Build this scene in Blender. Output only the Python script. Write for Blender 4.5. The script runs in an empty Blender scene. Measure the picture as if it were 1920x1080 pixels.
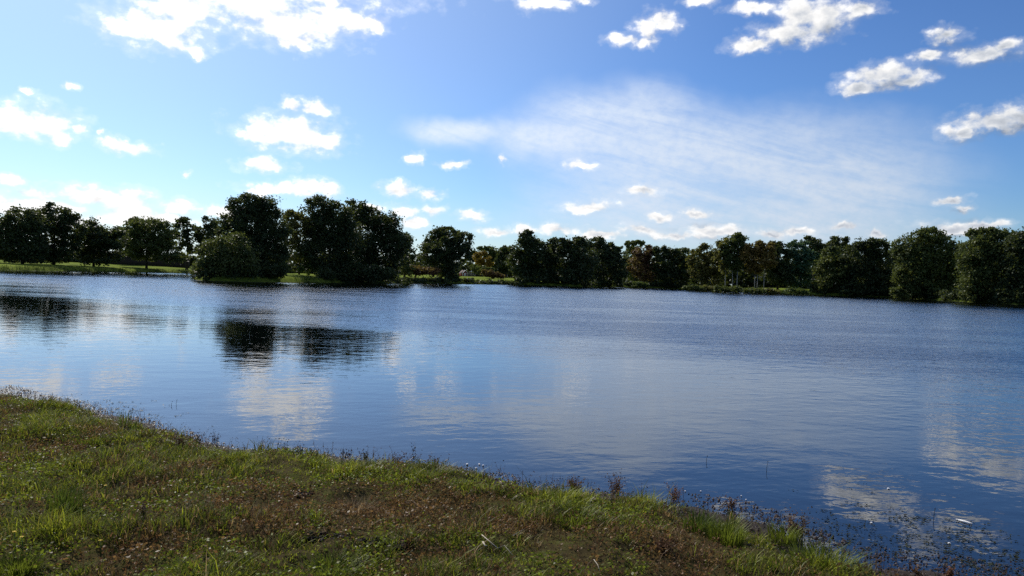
import bpy, bmesh, math, random
import numpy as np
from mathutils import Vector, Matrix

# ---------------------------------------------------------------- camera, sky, sun, exposure
SC = bpy.context.scene
COL = SC.collection
R = math.radians
F = 1371.0                 # focal length in photo pixels (1920 wide)
EYE = 1.85                 # eye height above the water
ROLL = R(2.05)
PITCH = math.atan(20 / F)
SUN_AZ, SUN_EL = R(-37), R(40)      # azimuth measured from +Y towards +X
SKY_STRENGTH = 0.10

_f = Vector((0, math.cos(PITCH), -math.sin(PITCH)))
_r = Vector((1, 0, 0)); _u = _r.cross(_f)
CX = _r * math.cos(ROLL) + _u * math.sin(ROLL)
CY = -_r * math.sin(ROLL) + _u * math.cos(ROLL)
cam_data = bpy.data.cameras.new('camera')
cam = bpy.data.objects.new('camera', cam_data); COL.objects.link(cam)
cam.matrix_world = Matrix(((CX.x, CY.x, -_f.x, 0), (CX.y, CY.y, -_f.y, 0), (CX.z, CY.z, -_f.z, EYE), (0, 0, 0, 1)))
cam_data.sensor_width = 36; cam_data.lens = 36 * F / 1920
cam_data.clip_start = 0.1; cam_data.clip_end = 6000
SC.camera = cam

def ray(px, py):
    return _f + CX * ((px - 960) / F) - CY * ((py - 540) / F)
def gp(px, py, z=0.0):
    """photo pixel -> point on the level z"""
    d = ray(px, py); t = (z - EYE) / d.z
    return Vector((0, 0, EYE)) + d * t
def at(px, py, Y):
    """photo pixel -> point at depth Y"""
    d = ray(px, py)
    return Vector((0, 0, EYE)) + d * (Y / d.y)
def azel(px, py):
    d = ray(px, py).normalized()
    return math.atan2(d.x, d.y), math.asin(d.z)

SC.view_settings.view_transform = 'Standard'
SC.view_settings.look = 'None'
SC.view_settings.gamma = 1
SC.view_settings.exposure = 0.0
SC.view_settings.use_curve_mapping = False

class NT:
    """small node tree helper"""
    def __init__(s, tree): s.t = tree; s.n = tree.nodes; s.l = tree.links
    def node(s, typ, **kw):
        n = s.n.new(typ)
        for k, v in kw.items(): setattr(n, k, v)
        return n
    def put(s, sock, v):
        if isinstance(v, bpy.types.NodeSocket): s.l.new(v, sock)
        else: sock.default_value = v
    def math(s, op, a, b=None, c=None, clamp=False):
        n = s.node('ShaderNodeMath', operation=op, use_clamp=clamp); s.put(n.inputs[0], a)
        if b is not None: s.put(n.inputs[1], b)
        if c is not None: s.put(n.inputs[2], c)
        return n.outputs[0]
    def vec(s, op, a, b=None, c=None):
        n = s.node('ShaderNodeVectorMath', operation=op); s.put(n.inputs[0], a)
        if b is not None: s.put(n.inputs[1], b)
        if c is not None: s.put(n.inputs[2], c)
        return n.outputs['Value'] if op in ('LENGTH', 'DOT_PRODUCT', 'DISTANCE') else n.outputs[0]
    def noise(s, v, scale, detail=4, rough=0.55, dist=0.0, col=False):
        n = s.node('ShaderNodeTexNoise'); s.put(n.inputs['Vector'], v)
        n.inputs['Scale'].default_value = scale; n.inputs['Detail'].default_value = detail
        n.inputs['Roughness'].default_value = rough; n.inputs['Distortion'].default_value = dist
        return n.outputs['Color' if col else 'Fac']
    def smooth(s, v, a, b, lo=0.0, hi=1.0):
        n = s.node('ShaderNodeMapRange', interpolation_type='SMOOTHSTEP')
        s.put(n.inputs['Value'], v); s.put(n.inputs['From Min'], a); s.put(n.inputs['From Max'], b)
        n.inputs['To Min'].default_value = lo; n.inputs['To Max'].default_value = hi
        return n.outputs['Result']
    def mix(s, f, a, b):
        n = s.node('ShaderNodeMix', data_type='RGBA'); s.put(n.inputs[0], f); s.put(n.inputs[6], a); s.put(n.inputs[7], b)
        return n.outputs[2]
    def ramp(s, f, stops):
        n = s.node('ShaderNodeValToRGB'); s.put(n.inputs[0], f); e = n.color_ramp.elements
        while len(e) < len(stops): e.new(0.5)
        for k, (p, c) in enumerate(stops): e[k].position = p; e[k].color = (*c, 1)
        return n.outputs[0]

# clouds: (px, py, rx, ry) in photo pixels, only used to find directions in the sky
CUMULUS = [
 (285,55,85,30),(230,52,38,14),(340,15,80,35),(470,8,110,34),(545,48,95,34),(640,35,70,24),(700,45,18,16),(558,80,34,14),(310,78,36,12),(450,-50,260,40),
 (368,96,18,11),(20,222,58,26),(95,232,48,28),(118,257,22,12),(142,240,18,9),(235,275,48,11),(190,251,7,5),(50,172,10,7),(140,165,12,7),
 (545,250,80,30),(482,240,30,19),(605,262,32,17),(586,204,32,13),(552,198,18,11),(497,310,44,12),(540,356,70,12),(588,350,44,15),(490,358,28,9),(348,328,10,5),
 (180,366,62,15),(240,378,60,18),(80,388,75,13),(15,394,45,11),(230,402,55,18),(335,390,25,12),(18,342,22,10),
 (745,354,36,11),(805,362,22,9),(758,395,30,12),(815,395,20,10),(885,403,26,11),(780,417,24,10),(775,299,15,11),(850,306,26,6),(942,298,8,6),
 (1088,309,24,7),(1203,357,32,9),(1105,389,45,10),(1237,405,20,10),(1308,399,32,8),(985,430,22,9),(1045,430,40,11),(1130,441,45,9),(1345,432,55,12),(1440,436,30,7),
 (1018,4,45,15),(1092,0,20,8),(1216,52,26,22),(1246,44,22,20),(1172,72,32,11),(1205,82,16,12),
 (1480,62,60,22),(1415,84,46,13),(1540,28,62,30),(1500,22,44,28),(1622,18,26,14),(1410,14,40,10),(1312,3,30,9),
 (1660,142,60,23),(1618,164,42,13),(1702,152,40,16),(1838,104,60,17),(1780,66,34,15),(1882,88,24,13),(1742,108,34,11),
 (1858,228,66,22),(1800,248,32,14),(1912,216,52,24),(1780,374,28,7),(1802,388,22,8),(1790,428,62,12),(1842,420,40,9),(1650,438,16,7),(60,366,46,9),(300,412,60,13),(130,416,60,12),(420,398,40,10),(690,388,28,8),(705,420,40,11),(930,436,30,8),(1200,432,40,9),(1500,434,30,7),(1585,426,24,6),(1262,441,50,8),
]
CIRRUS = [(1150,235,190,90),(1330,300,400,110),(1560,350,260,95),(1300,385,360,75),(1030,265,150,55),(850,255,110,34),(1380,415,420,60)]

world = bpy.data.worlds.new('World'); SC.world = world; world.use_nodes = True
W = NT(world.node_tree); W.n.clear()
tc = W.node('ShaderNodeTexCoord').outputs['Generated']
dirn = W.vec('NORMALIZE', tc)
sx = W.node('ShaderNodeSeparateXYZ'); W.l.new(dirn, sx.inputs[0])
az = W.math('ARCTAN2', sx.outputs[0], sx.outputs[1]); el = W.math('ARCSINE', sx.outputs[2])
cmb = W.node('ShaderNodeCombineXYZ'); W.l.new(az, cmb.inputs[0]); W.l.new(el, cmb.inputs[1]); P = cmb.outputs[0]
sky = W.node('ShaderNodeTexSky', sky_type='NISHITA', sun_disc=False)
sky.sun_elevation = SUN_EL; sky.sun_rotation = SUN_AZ; sky.altitude = 20; sky.air_density = 1.0; sky.dust_density = 0.7; sky.ozone_density = 2.6
gam = W.node('ShaderNodeGamma'); W.l.new(sky.outputs[0], gam.inputs[0]); gam.inputs[1].default_value = 1.22
skyc = W.vec('MULTIPLY', gam.outputs[0], tuple(0.603 * c for c in (0.76, 1.01, 1.33)))
cosang = W.vec('DOT_PRODUCT', dirn, (math.sin(SUN_AZ) * math.cos(SUN_EL), math.cos(SUN_AZ) * math.cos(SUN_EL), math.sin(SUN_EL)))
near_sun = W.smooth(cosang, 0.35, 0.95)
skyc = W.mix(W.smooth(cosang, 0.60, 0.98, 0.0, 0.26), skyc, (8.0, 9.3, 10.2, 1))
skyc = W.mix(W.math('MULTIPLY', W.smooth(el, 0.12, -0.02, 0.0, 0.75), W.math('MULTIPLY_ADD', near_sun, 1.0, 0.22, clamp=True)), skyc, (7.3, 8.5, 9.6, 1))

def warp(v, amp, scale, detail):
    n = W.noise(v, scale, detail, 0.6, col=True)
    return W.vec('MULTIPLY_ADD', W.vec('SUBTRACT', n, (0.5, 0.5, 0.5)), (amp, amp * 0.7, 0), v)
def blobs(v, lst, k):
    acc = None
    for (x, y, rx, ry) in lst:
        a, e = azel(x, y)
        ra = abs(azel(x + rx, y)[0] - azel(x - rx, y)[0]) / 2; re = abs(azel(x, y - ry)[1] - azel(x, y + ry)[1]) / 2
        q = W.vec('MULTIPLY_ADD', v, (1 / ra, 1 / re, 0), (-a / ra, -e / re, 0))
        ln = W.vec('LENGTH', q)
        acc = ln if acc is None else W.math('SMOOTH_MIN', acc, ln, k)
    return W.math('SUBTRACT', 1.0, acc)
PW = warp(warp(P, 0.030, 22, 3), 0.016, 80, 3)
body = blobs(PW, CUMULUS, 0.35)
body_up = blobs(W.vec('ADD', PW, (-0.006, 0.013, 0)), CUMULUS, 0.35)      # how much cloud lies towards the sun
shade = W.math('MULTIPLY', W.math('SUBTRACT', body, body_up), 0.46)
shade = W.math('MAXIMUM', W.math('MINIMUM', shade, 0.10), -0.34)
stretch = W.vec('MULTIPLY', P, (1.0, 1.5, 1.0))
fb = W.noise(stretch, 34, 8, 0.62)
off = W.vec('ADD', stretch, (math.sin(SUN_AZ) * 0.012, 0.022, 0))
fb2 = W.noise(off, 34, 5, 0.58)
# the same kind of cumulus all round the sky, away from the mapped part
ex = W.math('MAXIMUM', W.smooth(W.math('ABSOLUTE', az), 0.66, 0.80), W.smooth(el, 0.43, 0.52))
dome = W.vec('MULTIPLY', dirn, (1.0, 1.0, 2.0))
gen = W.math('MULTIPLY', W.math('SUBTRACT', W.noise(dome, 3.2, 5, 0.55), 0.58), 6.0)
gen = W.math('SUBTRACT', W.math('MULTIPLY', gen, ex), W.math('MULTIPLY', W.math('SUBTRACT', 1.0, ex), 5.0))
body = W.math('MAXIMUM', body, gen)
vor = W.node('ShaderNodeTexVoronoi', feature='SMOOTH_F1'); W.l.new(warp(stretch, 0.02, 60, 2), vor.inputs['Vector']); vor.inputs['Scale'].default_value = 58; vor.inputs['Smoothness'].default_value = 0.35
puff = W.math('SUBTRACT', 0.42, vor.outputs['Distance'])
dens = W.math('MULTIPLY_ADD', W.math('SUBTRACT', fb, 0.5), 2.3, W.math('MULTIPLY', body, 1.1))
dens = W.math('MULTIPLY_ADD', puff, 0.75, dens)
dens = W.math('ADD', dens, 0.26)
alpha = W.math('MAXIMUM', W.smooth(dens, -0.24, 0.86), W.smooth(dens, -0.70, 0.10, 0.0, 0.17))
alpha = W.math('MULTIPLY', alpha, W.smooth(el, -0.01, 0.02))
relief = W.math('SUBTRACT', fb, fb2)
lum = W.math('MULTIPLY_ADD', relief, 0.9, W.math('MULTIPLY_ADD', near_sun, 0.52, 0.75))
lum = W.math('MULTIPLY_ADD', puff, 0.25, W.math('ADD', lum, W.math('MULTIPLY', shade, W.math('SUBTRACT', 1.15, near_sun))))
lum = W.math('SUBTRACT', lum, W.math('MULTIPLY', W.smooth(dens, 0.5, 1.5), W.math('MULTIPLY_ADD', near_sun, -0.16, 0.27)))
ccol = W.mix(W.smooth(lum, 0.62, 0.98), (0.84, 0.90, 1.0, 1), (1.0, 0.995, 0.99, 1))
# thin veil of ice cloud
cs = W.math('MULTIPLY_ADD', az, 0.24, el)
cv = W.node('ShaderNodeCombineXYZ'); W.put(cv.inputs[0], W.math('MULTIPLY', az, 2.2)); W.put(cv.inputs[1], W.math('MULTIPLY', cs, 15.0))
streak = W.noise(warp(cv.outputs[0], 0.25, 2.0, 2), 2.6, 7, 0.62, 0.4)
veil = blobs(warp(P, 0.10, 6, 4), CIRRUS, 0.45)
veil = W.math('MULTIPLY', W.smooth(veil, -0.25, 0.75), W.smooth(streak, 0.26, 0.60, 0.55, 1.0))
veil = W.math('MULTIPLY', W.math('MULTIPLY', veil, W.smooth(W.noise(stretch, 60, 6, 0.65), 0.25, 0.65, 0.75, 1.0)), 0.90)
bsky = W.node('ShaderNodeBackground'); W.l.new(skyc, bsky.inputs[0]); bsky.inputs[1].default_value = SKY_STRENGTH
bveil = W.node('ShaderNodeBackground'); bveil.inputs[0].default_value = (0.78, 0.87, 1.0, 1); W.put(bveil.inputs[1], W.math('MULTIPLY_ADD', near_sun, 0.30, 0.82))
bcl = W.node('ShaderNodeBackground'); W.l.new(ccol, bcl.inputs[0]); W.l.new(lum, bcl.inputs[1])
m1 = W.node('ShaderNodeMixShader'); W.l.new(veil, m1.inputs[0]); W.l.new(bsky.outputs[0], m1.inputs[1]); W.l.new(bveil.outputs[0], m1.inputs[2])
m2 = W.node('ShaderNodeMixShader'); W.l.new(alpha, m2.inputs[0]); W.l.new(m1.outputs[0], m2.inputs[1]); W.l.new(bcl.outputs[0], m2.inputs[2])
wo = W.node('ShaderNodeOutputWorld'); W.l.new(m2.outputs[0], wo.inputs[0])

sd_ = bpy.data.lights.new('sun', 'SUN'); sd_.energy = 5.0; sd_.angle = R(0.53); sd_.color = (1.0, 0.94, 0.84)
sun = bpy.data.objects.new('sun', sd_); COL.objects.link(sun)
to_sun = Vector((math.sin(SUN_AZ) * math.cos(SUN_EL), math.cos(SUN_AZ) * math.cos(SUN_EL), math.sin(SUN_EL)))
sun.rotation_euler = to_sun.to_track_quat('Z', 'Y').to_euler()
sun.location = to_sun * 50
SC.cycles.max_bounces = 8; SC.cycles.diffuse_bounces = 3; SC.cycles.glossy_bounces = 3; SC.cycles.transmission_bounces = 4
SC.cycles.transparent_max_bounces = 8
SC.cycles.sample_clamp_indirect = 6.0; SC.cycles.use_denoising = False
SC.cycles.caustics_reflective = False; SC.cycles.caustics_refractive = False

# ---------------------------------------------------------------- helpers
rng = np.random.default_rng(7)
random.seed(7)

def link(name, data, parent=None, **props):
    o = bpy.data.objects.new(name, data); COL.objects.link(o)
    if parent is not None: o.parent = parent
    for k, v in props.items(): o[k] = v
    return o
def thing(name, label, cat, loc, group=None, rotz=0.0):
    o = link(name, None); o.empty_display_size = 0.2
    o.location = loc; o.rotation_euler = (0, 0, rotz); o['label'] = label; o['category'] = cat
    if group: o['group'] = group
    return o
def np_mesh(name, V, faces_n, idx, mat, col=None, smooth=False):
    """V (n,3); faces_n: loop counts per face; idx: flat loop vertex indices; col (n,3) per vertex"""
    me = bpy.data.meshes.new(name)
    V = np.asarray(V, dtype=np.float32); idx = np.asarray(idx, dtype=np.int32); faces_n = np.asarray(faces_n, dtype=np.int32)
    me.vertices.add(len(V)); me.vertices.foreach_set('co', V.ravel())
    me.loops.add(len(idx)); me.loops.foreach_set('vertex_index', idx)
    me.polygons.add(len(faces_n))
    st = np.zeros(len(faces_n), dtype=np.int32); st[1:] = np.cumsum(faces_n)[:-1]
    me.polygons.foreach_set('loop_start', st)
    if smooth: me.polygons.foreach_set('use_smooth', np.ones(len(faces_n), dtype=bool))
    me.update(calc_edges=True)
    if col is not None:
        a = me.color_attributes.new('Col', 'FLOAT_COLOR', 'POINT')
        c4 = np.ones((len(V), 4), dtype=np.float32); c4[:, :3] = col
        a.data.foreach_set('color', c4.ravel())
    me.materials.append(mat)
    return me
def merge(parts):
    """list of (V, faces list) -> V, n, idx"""
    Vs, ns, ids, o = [], [], [], 0
    for V, fs in parts:
        Vs.append(np.asarray(V, dtype=float).reshape(-1, 3))
        for f in fs: ns.append(len(f)); ids.extend(i + o for i in f)
        o += len(Vs[-1])
    return np.concatenate(Vs), ns, ids
def tube(pts, radii, sides=6, cap=True):
    pts = [Vector(p) for p in pts]; V = []; fs = []
    for i, p in enumerate(pts):
        t = (pts[min(i + 1, len(pts) - 1)] - pts[max(i - 1, 0)]).normalized()
        a = t.orthogonal().normalized(); b = t.cross(a)
        if i and a.dot(pa) < 0: a, b = -a, -b
        pa = a
        for k in range(sides):
            th = 2 * math.pi * k / sides
            V.append(p + (a * math.cos(th) + b * math.sin(th)) * radii[i])
    for i in range(len(pts) - 1):
        for k in range(sides):
            k2 = (k + 1) % sides
            fs.append((i * sides + k, i * sides + k2, (i + 1) * sides + k2, (i + 1) * sides + k))
    if cap:
        fs.append(tuple(range(sides))[::-1]); n = (len(pts) - 1) * sides; fs.append(tuple(range(n, n + sides)))
    return [tuple(v) for v in V], fs
def box(x0, x1, y0, y1, z0, z1):
    V = [(x0,y0,z0),(x1,y0,z0),(x1,y1,z0),(x0,y1,z0),(x0,y0,z1),(x1,y0,z1),(x1,y1,z1),(x0,y1,z1)]
    return V, [(0,3,2,1),(4,5,6,7),(0,1,5,4),(1,2,6,5),(2,3,7,6),(3,0,4,7)]
def mesh_of(parts, mat, name, smooth=False):
    V, n, i = merge(parts); return np_mesh(name, V, n, i, mat, smooth=smooth)

def vnoise(x, y, seed=0):
    """2-D value noise in 0..1"""
    xi = np.floor(x).astype(np.int64); yi = np.floor(y).astype(np.int64); fx = x - xi; fy = y - yi
    fx = fx * fx * (3 - 2 * fx); fy = fy * fy * (3 - 2 * fy)
    def h(a, b):
        n = (a * 374761393 + b * 668265263 + seed * 982451653) & 0x7fffffff
        n = ((n ^ (n >> 13)) * 1274126177) & 0x7fffffff
        return ((n ^ (n >> 16)) & 0xffff) / 65535.0
    return (h(xi, yi) * (1 - fx) + h(xi + 1, yi) * fx) * (1 - fy) + (h(xi, yi + 1) * (1 - fx) + h(xi + 1, yi + 1) * fx) * fy
def fbm(x, y, seed=0, o=4):
    s = 0; a = 0.5; t = 0
    for k in range(o):
        s = s + a * vnoise(x * 2 ** k, y * 2 ** k, seed + k); t += a; a *= 0.5
    return s / t
def sstep(v, a, b):
    t = np.clip((v - a) / (b - a), 0, 1); return t * t * (3 - 2 * t)

# ---------------------------------------------------------------- materials
def new_mat(name):
    m = bpy.data.materials.new(name); m.use_nodes = True; t = NT(m.node_tree); t.n.clear()
    out = t.node('ShaderNodeOutputMaterial'); return m, t, out
def plain(name, rgb, rough=0.7, spec=0.3, var=0.25, scale=3.0, metal=0.0):
    m, t, out = new_mat(name)
    co = t.node('ShaderNodeTexCoord').outputs['Object']
    n = t.noise(co, scale, 5, 0.6)
    c = t.mix(n, tuple(x * (1 - var) for x in rgb) + (1,), tuple(min(1, x * (1 + var)) for x in rgb) + (1,))
    b = t.node('ShaderNodeBsdfPrincipled'); t.put(b.inputs['Base Color'], c); b.inputs['Roughness'].default_value = rough
    b.inputs['Specular IOR Level'].default_value = spec; b.inputs['Metallic'].default_value = metal
    t.l.new(b.outputs[0], out.inputs[0]); return m
def leaf_mat(name, a, b, trans=0.3, rough=0.55, spec=0.25):
    """foliage: two tones picked leaf by leaf, with light passing through"""
    m, t, out = new_mat(name)
    g = t.node('ShaderNodeNewGeometry')
    co = t.node('ShaderNodeTexCoord').outputs['Object']
    f = t.math('MULTIPLY_ADD', g.outputs['Random Per Island'], 0.6, t.math('MULTIPLY_ADD', t.noise(co, 0.35, 3), 1.2, -0.4), clamp=True)
    c = t.mix(f, (*a, 1), (*b, 1))
    p = t.node('ShaderNodeBsdfPrincipled'); t.put(p.inputs['Base Color'], c); p.inputs['Roughness'].default_value = rough; p.inputs['Specular IOR Level'].default_value = spec
    tr = t.node('ShaderNodeBsdfTranslucent'); t.put(tr.inputs['Color'], t.mix(0.5, c, (0.14, 0.16, 0.02, 1)))
    mx = t.node('ShaderNodeMixShader'); mx.inputs[0].default_value = trans
    t.l.new(p.outputs[0], mx.inputs[1]); t.l.new(tr.outputs[0], mx.inputs[2]); t.l.new(mx.outputs[0], out.inputs[0])
    return m
def blade_mat(name, trans=0.42, gloss=0.32, rough=0.5):
    m, t, out = new_mat(name)
    c = t.node('ShaderNodeVertexColor'); c.layer_name = 'Col'
    p = t.node('ShaderNodeBsdfPrincipled'); t.put(p.inputs['Base Color'], c.outputs[0]); p.inputs['Roughness'].default_value = rough; p.inputs['Specular IOR Level'].default_value = gloss
    tr = t.node('ShaderNodeBsdfTranslucent'); t.put(tr.inputs['Color'], c.outputs[0])
    mx = t.node('ShaderNodeMixShader'); mx.inputs[0].default_value = trans
    t.l.new(p.outputs[0], mx.inputs[1]); t.l.new(tr.outputs[0], mx.inputs[2]); t.l.new(mx.outputs[0], out.inputs[0])
    return m
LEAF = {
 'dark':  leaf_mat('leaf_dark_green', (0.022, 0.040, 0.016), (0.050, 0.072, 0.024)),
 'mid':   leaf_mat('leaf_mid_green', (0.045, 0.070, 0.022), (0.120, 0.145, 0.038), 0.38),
 'light': leaf_mat('leaf_light_green', (0.060, 0.105, 0.026), (0.120, 0.170, 0.042), 0.4),
 'olive': leaf_mat('leaf_olive', (0.090, 0.092, 0.024), (0.200, 0.175, 0.046), 0.42),
 'brown': leaf_mat('leaf_autumn_brown', (0.150, 0.098, 0.024), (0.290, 0.195, 0.048), 0.42),
 'red':   leaf_mat('leaf_red_brown', (0.100, 0.050, 0.028), (0.180, 0.092, 0.048), 0.4),
 'orange':leaf_mat('leaf_orange', (0.200, 0.110, 0.018), (0.320, 0.190, 0.030), 0.45),
 'blue':  leaf_mat('leaf_blue_green', (0.030, 0.085, 0.048), (0.065, 0.140, 0.070)),
}
BARK = plain('bark_dark', (0.045, 0.036, 0.028), 0.9, 0.1, 0.4, 6)
def birch_mat():
    m, t, out = new_mat('bark_birch')
    co = t.node('ShaderNodeTexCoord').outputs['Object']
    st = t.vec('MULTIPLY', co, (1.5, 1.5, 5.0))
    c = t.ramp(t.noise(st, 1.6, 4), [(0.40, (0.06, 0.05, 0.045)), (0.52, (0.36, 0.34, 0.31)), (1.0, (0.55, 0.53, 0.50))])
    p = t.node('ShaderNodeBsdfPrincipled'); t.put(p.inputs['Base Color'], c); p.inputs['Roughness'].default_value = 0.7
    t.l.new(p.outputs[0], out.inputs[0]); return m
BIRCH = birch_mat()
BLADE = blade_mat('grass_blades', 0.48, 0.14, 0.45)
DRY = blade_mat('dry_weed_parts', 0.28, 0.12, 0.5)

# ground: bare earth and matted turf near, mown meadow far
def ground_mat():
    m, t, out = new_mat('ground_turf_and_mud')
    co = t.node('ShaderNodeTexCoord').outputs['Object']
    s = t.node('ShaderNodeSeparateXYZ'); t.l.new(co, s.inputs[0])
    n1 = t.noise(co, 1.1, 5, 0.6); n2 = t.noise(co, 14, 5, 0.65); n3 = t.noise(co, 60, 3, 0.6)
    near = t.ramp(t.math('MULTIPLY_ADD', n2, 0.6, t.math('MULTIPLY', n1, 0.4)), [(0.32, (0.020, 0.016, 0.010)), (0.5, (0.050, 0.040, 0.018)), (0.68, (0.060, 0.075, 0.016))])
    mud = t.ramp(n2, [(0.3, (0.016, 0.012, 0.010)), (0.7, (0.050, 0.040, 0.034))])
    far = t.ramp(t.noise(co, 0.35, 7, 0.7), [(0.36, (0.065, 0.090, 0.016)), (0.52, (0.125, 0.165, 0.022)), (0.68, (0.210, 0.245, 0.044))])
    c = t.mix(t.smooth(s.outputs[1], 20, 45), near, far)
    wet = t.smooth(t.math('ADD', s.outputs[2], t.math('MULTIPLY', n2, 0.03)), 0.05, 0.075)
    c = t.mix(wet, mud, c)
    p = t.node('ShaderNodeBsdfPrincipled'); t.put(p.inputs['Base Color'], c)
    t.put(p.inputs['Roughness'], t.math('MULTIPLY_ADD', wet, 0.20, 0.75)); t.put(p.inputs['Specular IOR Level'], t.math('MULTIPLY_ADD', wet, -0.06, 0.07))
    bp = t.node('ShaderNodeBump'); bp.inputs['Strength'].default_value = 0.7; bp.inputs['Distance'].default_value = 0.02
    t.put(bp.inputs['Height'], t.math('ADD', n2, t.math('MULTIPLY', n3, 0.4))); t.l.new(bp.outputs[0], p.inputs['Normal'])
    t.l.new(p.outputs[0], out.inputs[0]); return m

def water_mat():
    m, t, out = new_mat('lake_water')
    co = t.node('ShaderNodeTexCoord').outputs['Object']
    s = t.node('ShaderNodeSeparateXYZ'); t.l.new(co, s.inputs[0]); x, y = s.outputs[0], s.outputs[1]
    # where the breeze ruffles the lake: beyond a slanting edge, in streaks
    edge = t.math('ADD', y, t.math('MULTIPLY', x, 0.85))
    pv = t.vec('MULTIPLY', co, (0.05, 0.14, 1))
    patch = t.noise(pv, 1.0, 4, 0.6)
    e2 = t.math('ADD', edge, t.math('MULTIPLY', t.math('SUBTRACT', patch, 0.5), 12))
    ruff = t.smooth(e2, 11, 34)
    lee = t.math('MULTIPLY', t.smooth(t.math('ADD', y, t.math('MULTIPLY', t.math('SUBTRACT', patch, 0.5), 60)), 84, 104), t.smooth(x, 5, -15))
    ruff = t.math('MULTIPLY', ruff, t.math('MULTIPLY_ADD', lee, -0.45, 1.0))
    ruff = t.math('MULTIPLY', ruff, t.smooth(t.noise(t.vec('MULTIPLY', co, (0.03, 0.11, 1)), 2.3, 3), 0.34, 0.58, 0.62, 1.0))
    ruff = t.math('MAXIMUM', ruff, 0.025)
    # wavelets, longer across the wind
    rot = t.node('ShaderNodeVectorRotate', rotation_type='Z_AXIS'); t.l.new(co, rot.inputs['Vector']); rot.inputs['Angle'].default_value = R(-14)
    wv = rot.outputs[0]
    fine = t.noise(t.vec('MULTIPLY', wv, (3.4, 4.6, 1)), 1.0, 3, 0.55, 0.3)
    mid = t.noise(t.vec('MULTIPLY', wv, (1.0, 1.9, 1)), 1.0, 3, 0.5, 0.2)
    calm = t.math('MULTIPLY_ADD', mid, 0.0045, t.math('MULTIPLY', fine, 0.0020))
    rough = t.math('MULTIPLY_ADD', fine, 0.024, t.math('MULTIPLY', mid, 0.024))
    h = t.math('MULTIPLY_ADD', rough, ruff, calm)
    bp = t.node('ShaderNodeBump'); bp.inputs['Strength'].default_value = 1.0; bp.inputs['Distance'].default_value = 1.0
    t.l.new(h, bp.inputs['Height'])
    fr = t.node('ShaderNodeFresnel'); fr.inputs['IOR'].default_value = 1.58
    # reflection steered by shape: ruffled normals tipped nearward to mirror sky above the trees
    lv = t.node('ShaderNodeCombineXYZ'); t.put(lv.inputs[1], t.math('MULTIPLY', ruff, -0.105))
    nrm = t.vec('NORMALIZE', t.vec('ADD', bp.outputs[0], lv.outputs[0]))
    t.l.new(nrm, fr.inputs['Normal'])
    gl = t.node('ShaderNodeBsdfGlossy'); gl.inputs['Roughness'].default_value = 0.02; t.l.new(nrm, gl.inputs['Normal'])
    gl.inputs['Color'].default_value = (0.95, 0.97, 1.0, 1)
    tr = t.node('ShaderNodeBsdfTransparent'); tr.inputs['Color'].default_value = (0.42, 0.55, 0.62, 1)
    mx = t.node('ShaderNodeMixShader'); t.l.new(fr.outputs[0], mx.inputs[0]); t.l.new(tr.outputs[0], mx.inputs[1]); t.l.new(gl.outputs[0], mx.inputs[2])
    t.l.new(mx.outputs[0], out.inputs[0]); return m

# ---------------------------------------------------------------- ground and lake
near_px = [(-200,700),(0,737),(60,747),(130,764),(240,790),(330,818),(420,836),(520,850),(600,856),(700,866),(800,876),(900,894),(1000,912),(1100,924),(1200,940),(1300,955),(1400,978),(1480,1006),(1550,1046),(1640,1068),(1800,1092),(2000,1118),(2300,1140)]
far_px = [(2120,580),(1920,572),(1900,571.3),(1800,566),(1690,559.5),(1600,556),(1500,552),(1460,551),(1400,548.5),(1350,546.6),(1300,543.5),(1250,541.5),(1170,539),(1080,538),(1040,536.5),(980,534.5),(850,532),(760,530.5),(745,531),(700,532),(620,531),(560,530),(450,529),(385,527),(366,524)]
left_px = [(362,512.5),(260,511),(170,509.5),(80,508.5),(0,507),(-120,505)]
LAKE = [gp(*p) for p in near_px] + [Vector((26,7,0)),Vector((60,24,0)),Vector((112,70,0))] + [gp(*p) for p in far_px]
LAKE += [Vector((-52, 138, 0)), Vector((-60, 175, 0))] + [gp(*p) for p in left_px] + [Vector((-112,72,0)),Vector((-70,38,0)),Vector((-34,20,0))]
LP = np.array([(p.x, p.y) for p in LAKE])
def lake_sd(x, y):
    """signed distance to the shoreline, positive on land"""
    x = np.asarray(x, float); y = np.asarray(y, float)
    best = np.full(x.shape, 1e9); ins = np.zeros(x.shape, bool)
    n = len(LP)
    for i in range(n):
        ax, ay = LP[i]; bx, by = LP[(i + 1) % n]
        dx, dy = bx - ax, by - ay
        t = np.clip(((x - ax) * dx + (y - ay) * dy) / (dx * dx + dy * dy), 0, 1)
        best = np.minimum(best, (x - ax - t * dx) ** 2 + (y - ay - t * dy) ** 2)
        if ay != by:
            c = ((ay > y) != (by > y)) & (x < dx * (y - ay) / dy + ax); ins ^= c
    d = np.sqrt(best)
    return np.where(ins, -d, d)
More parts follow.
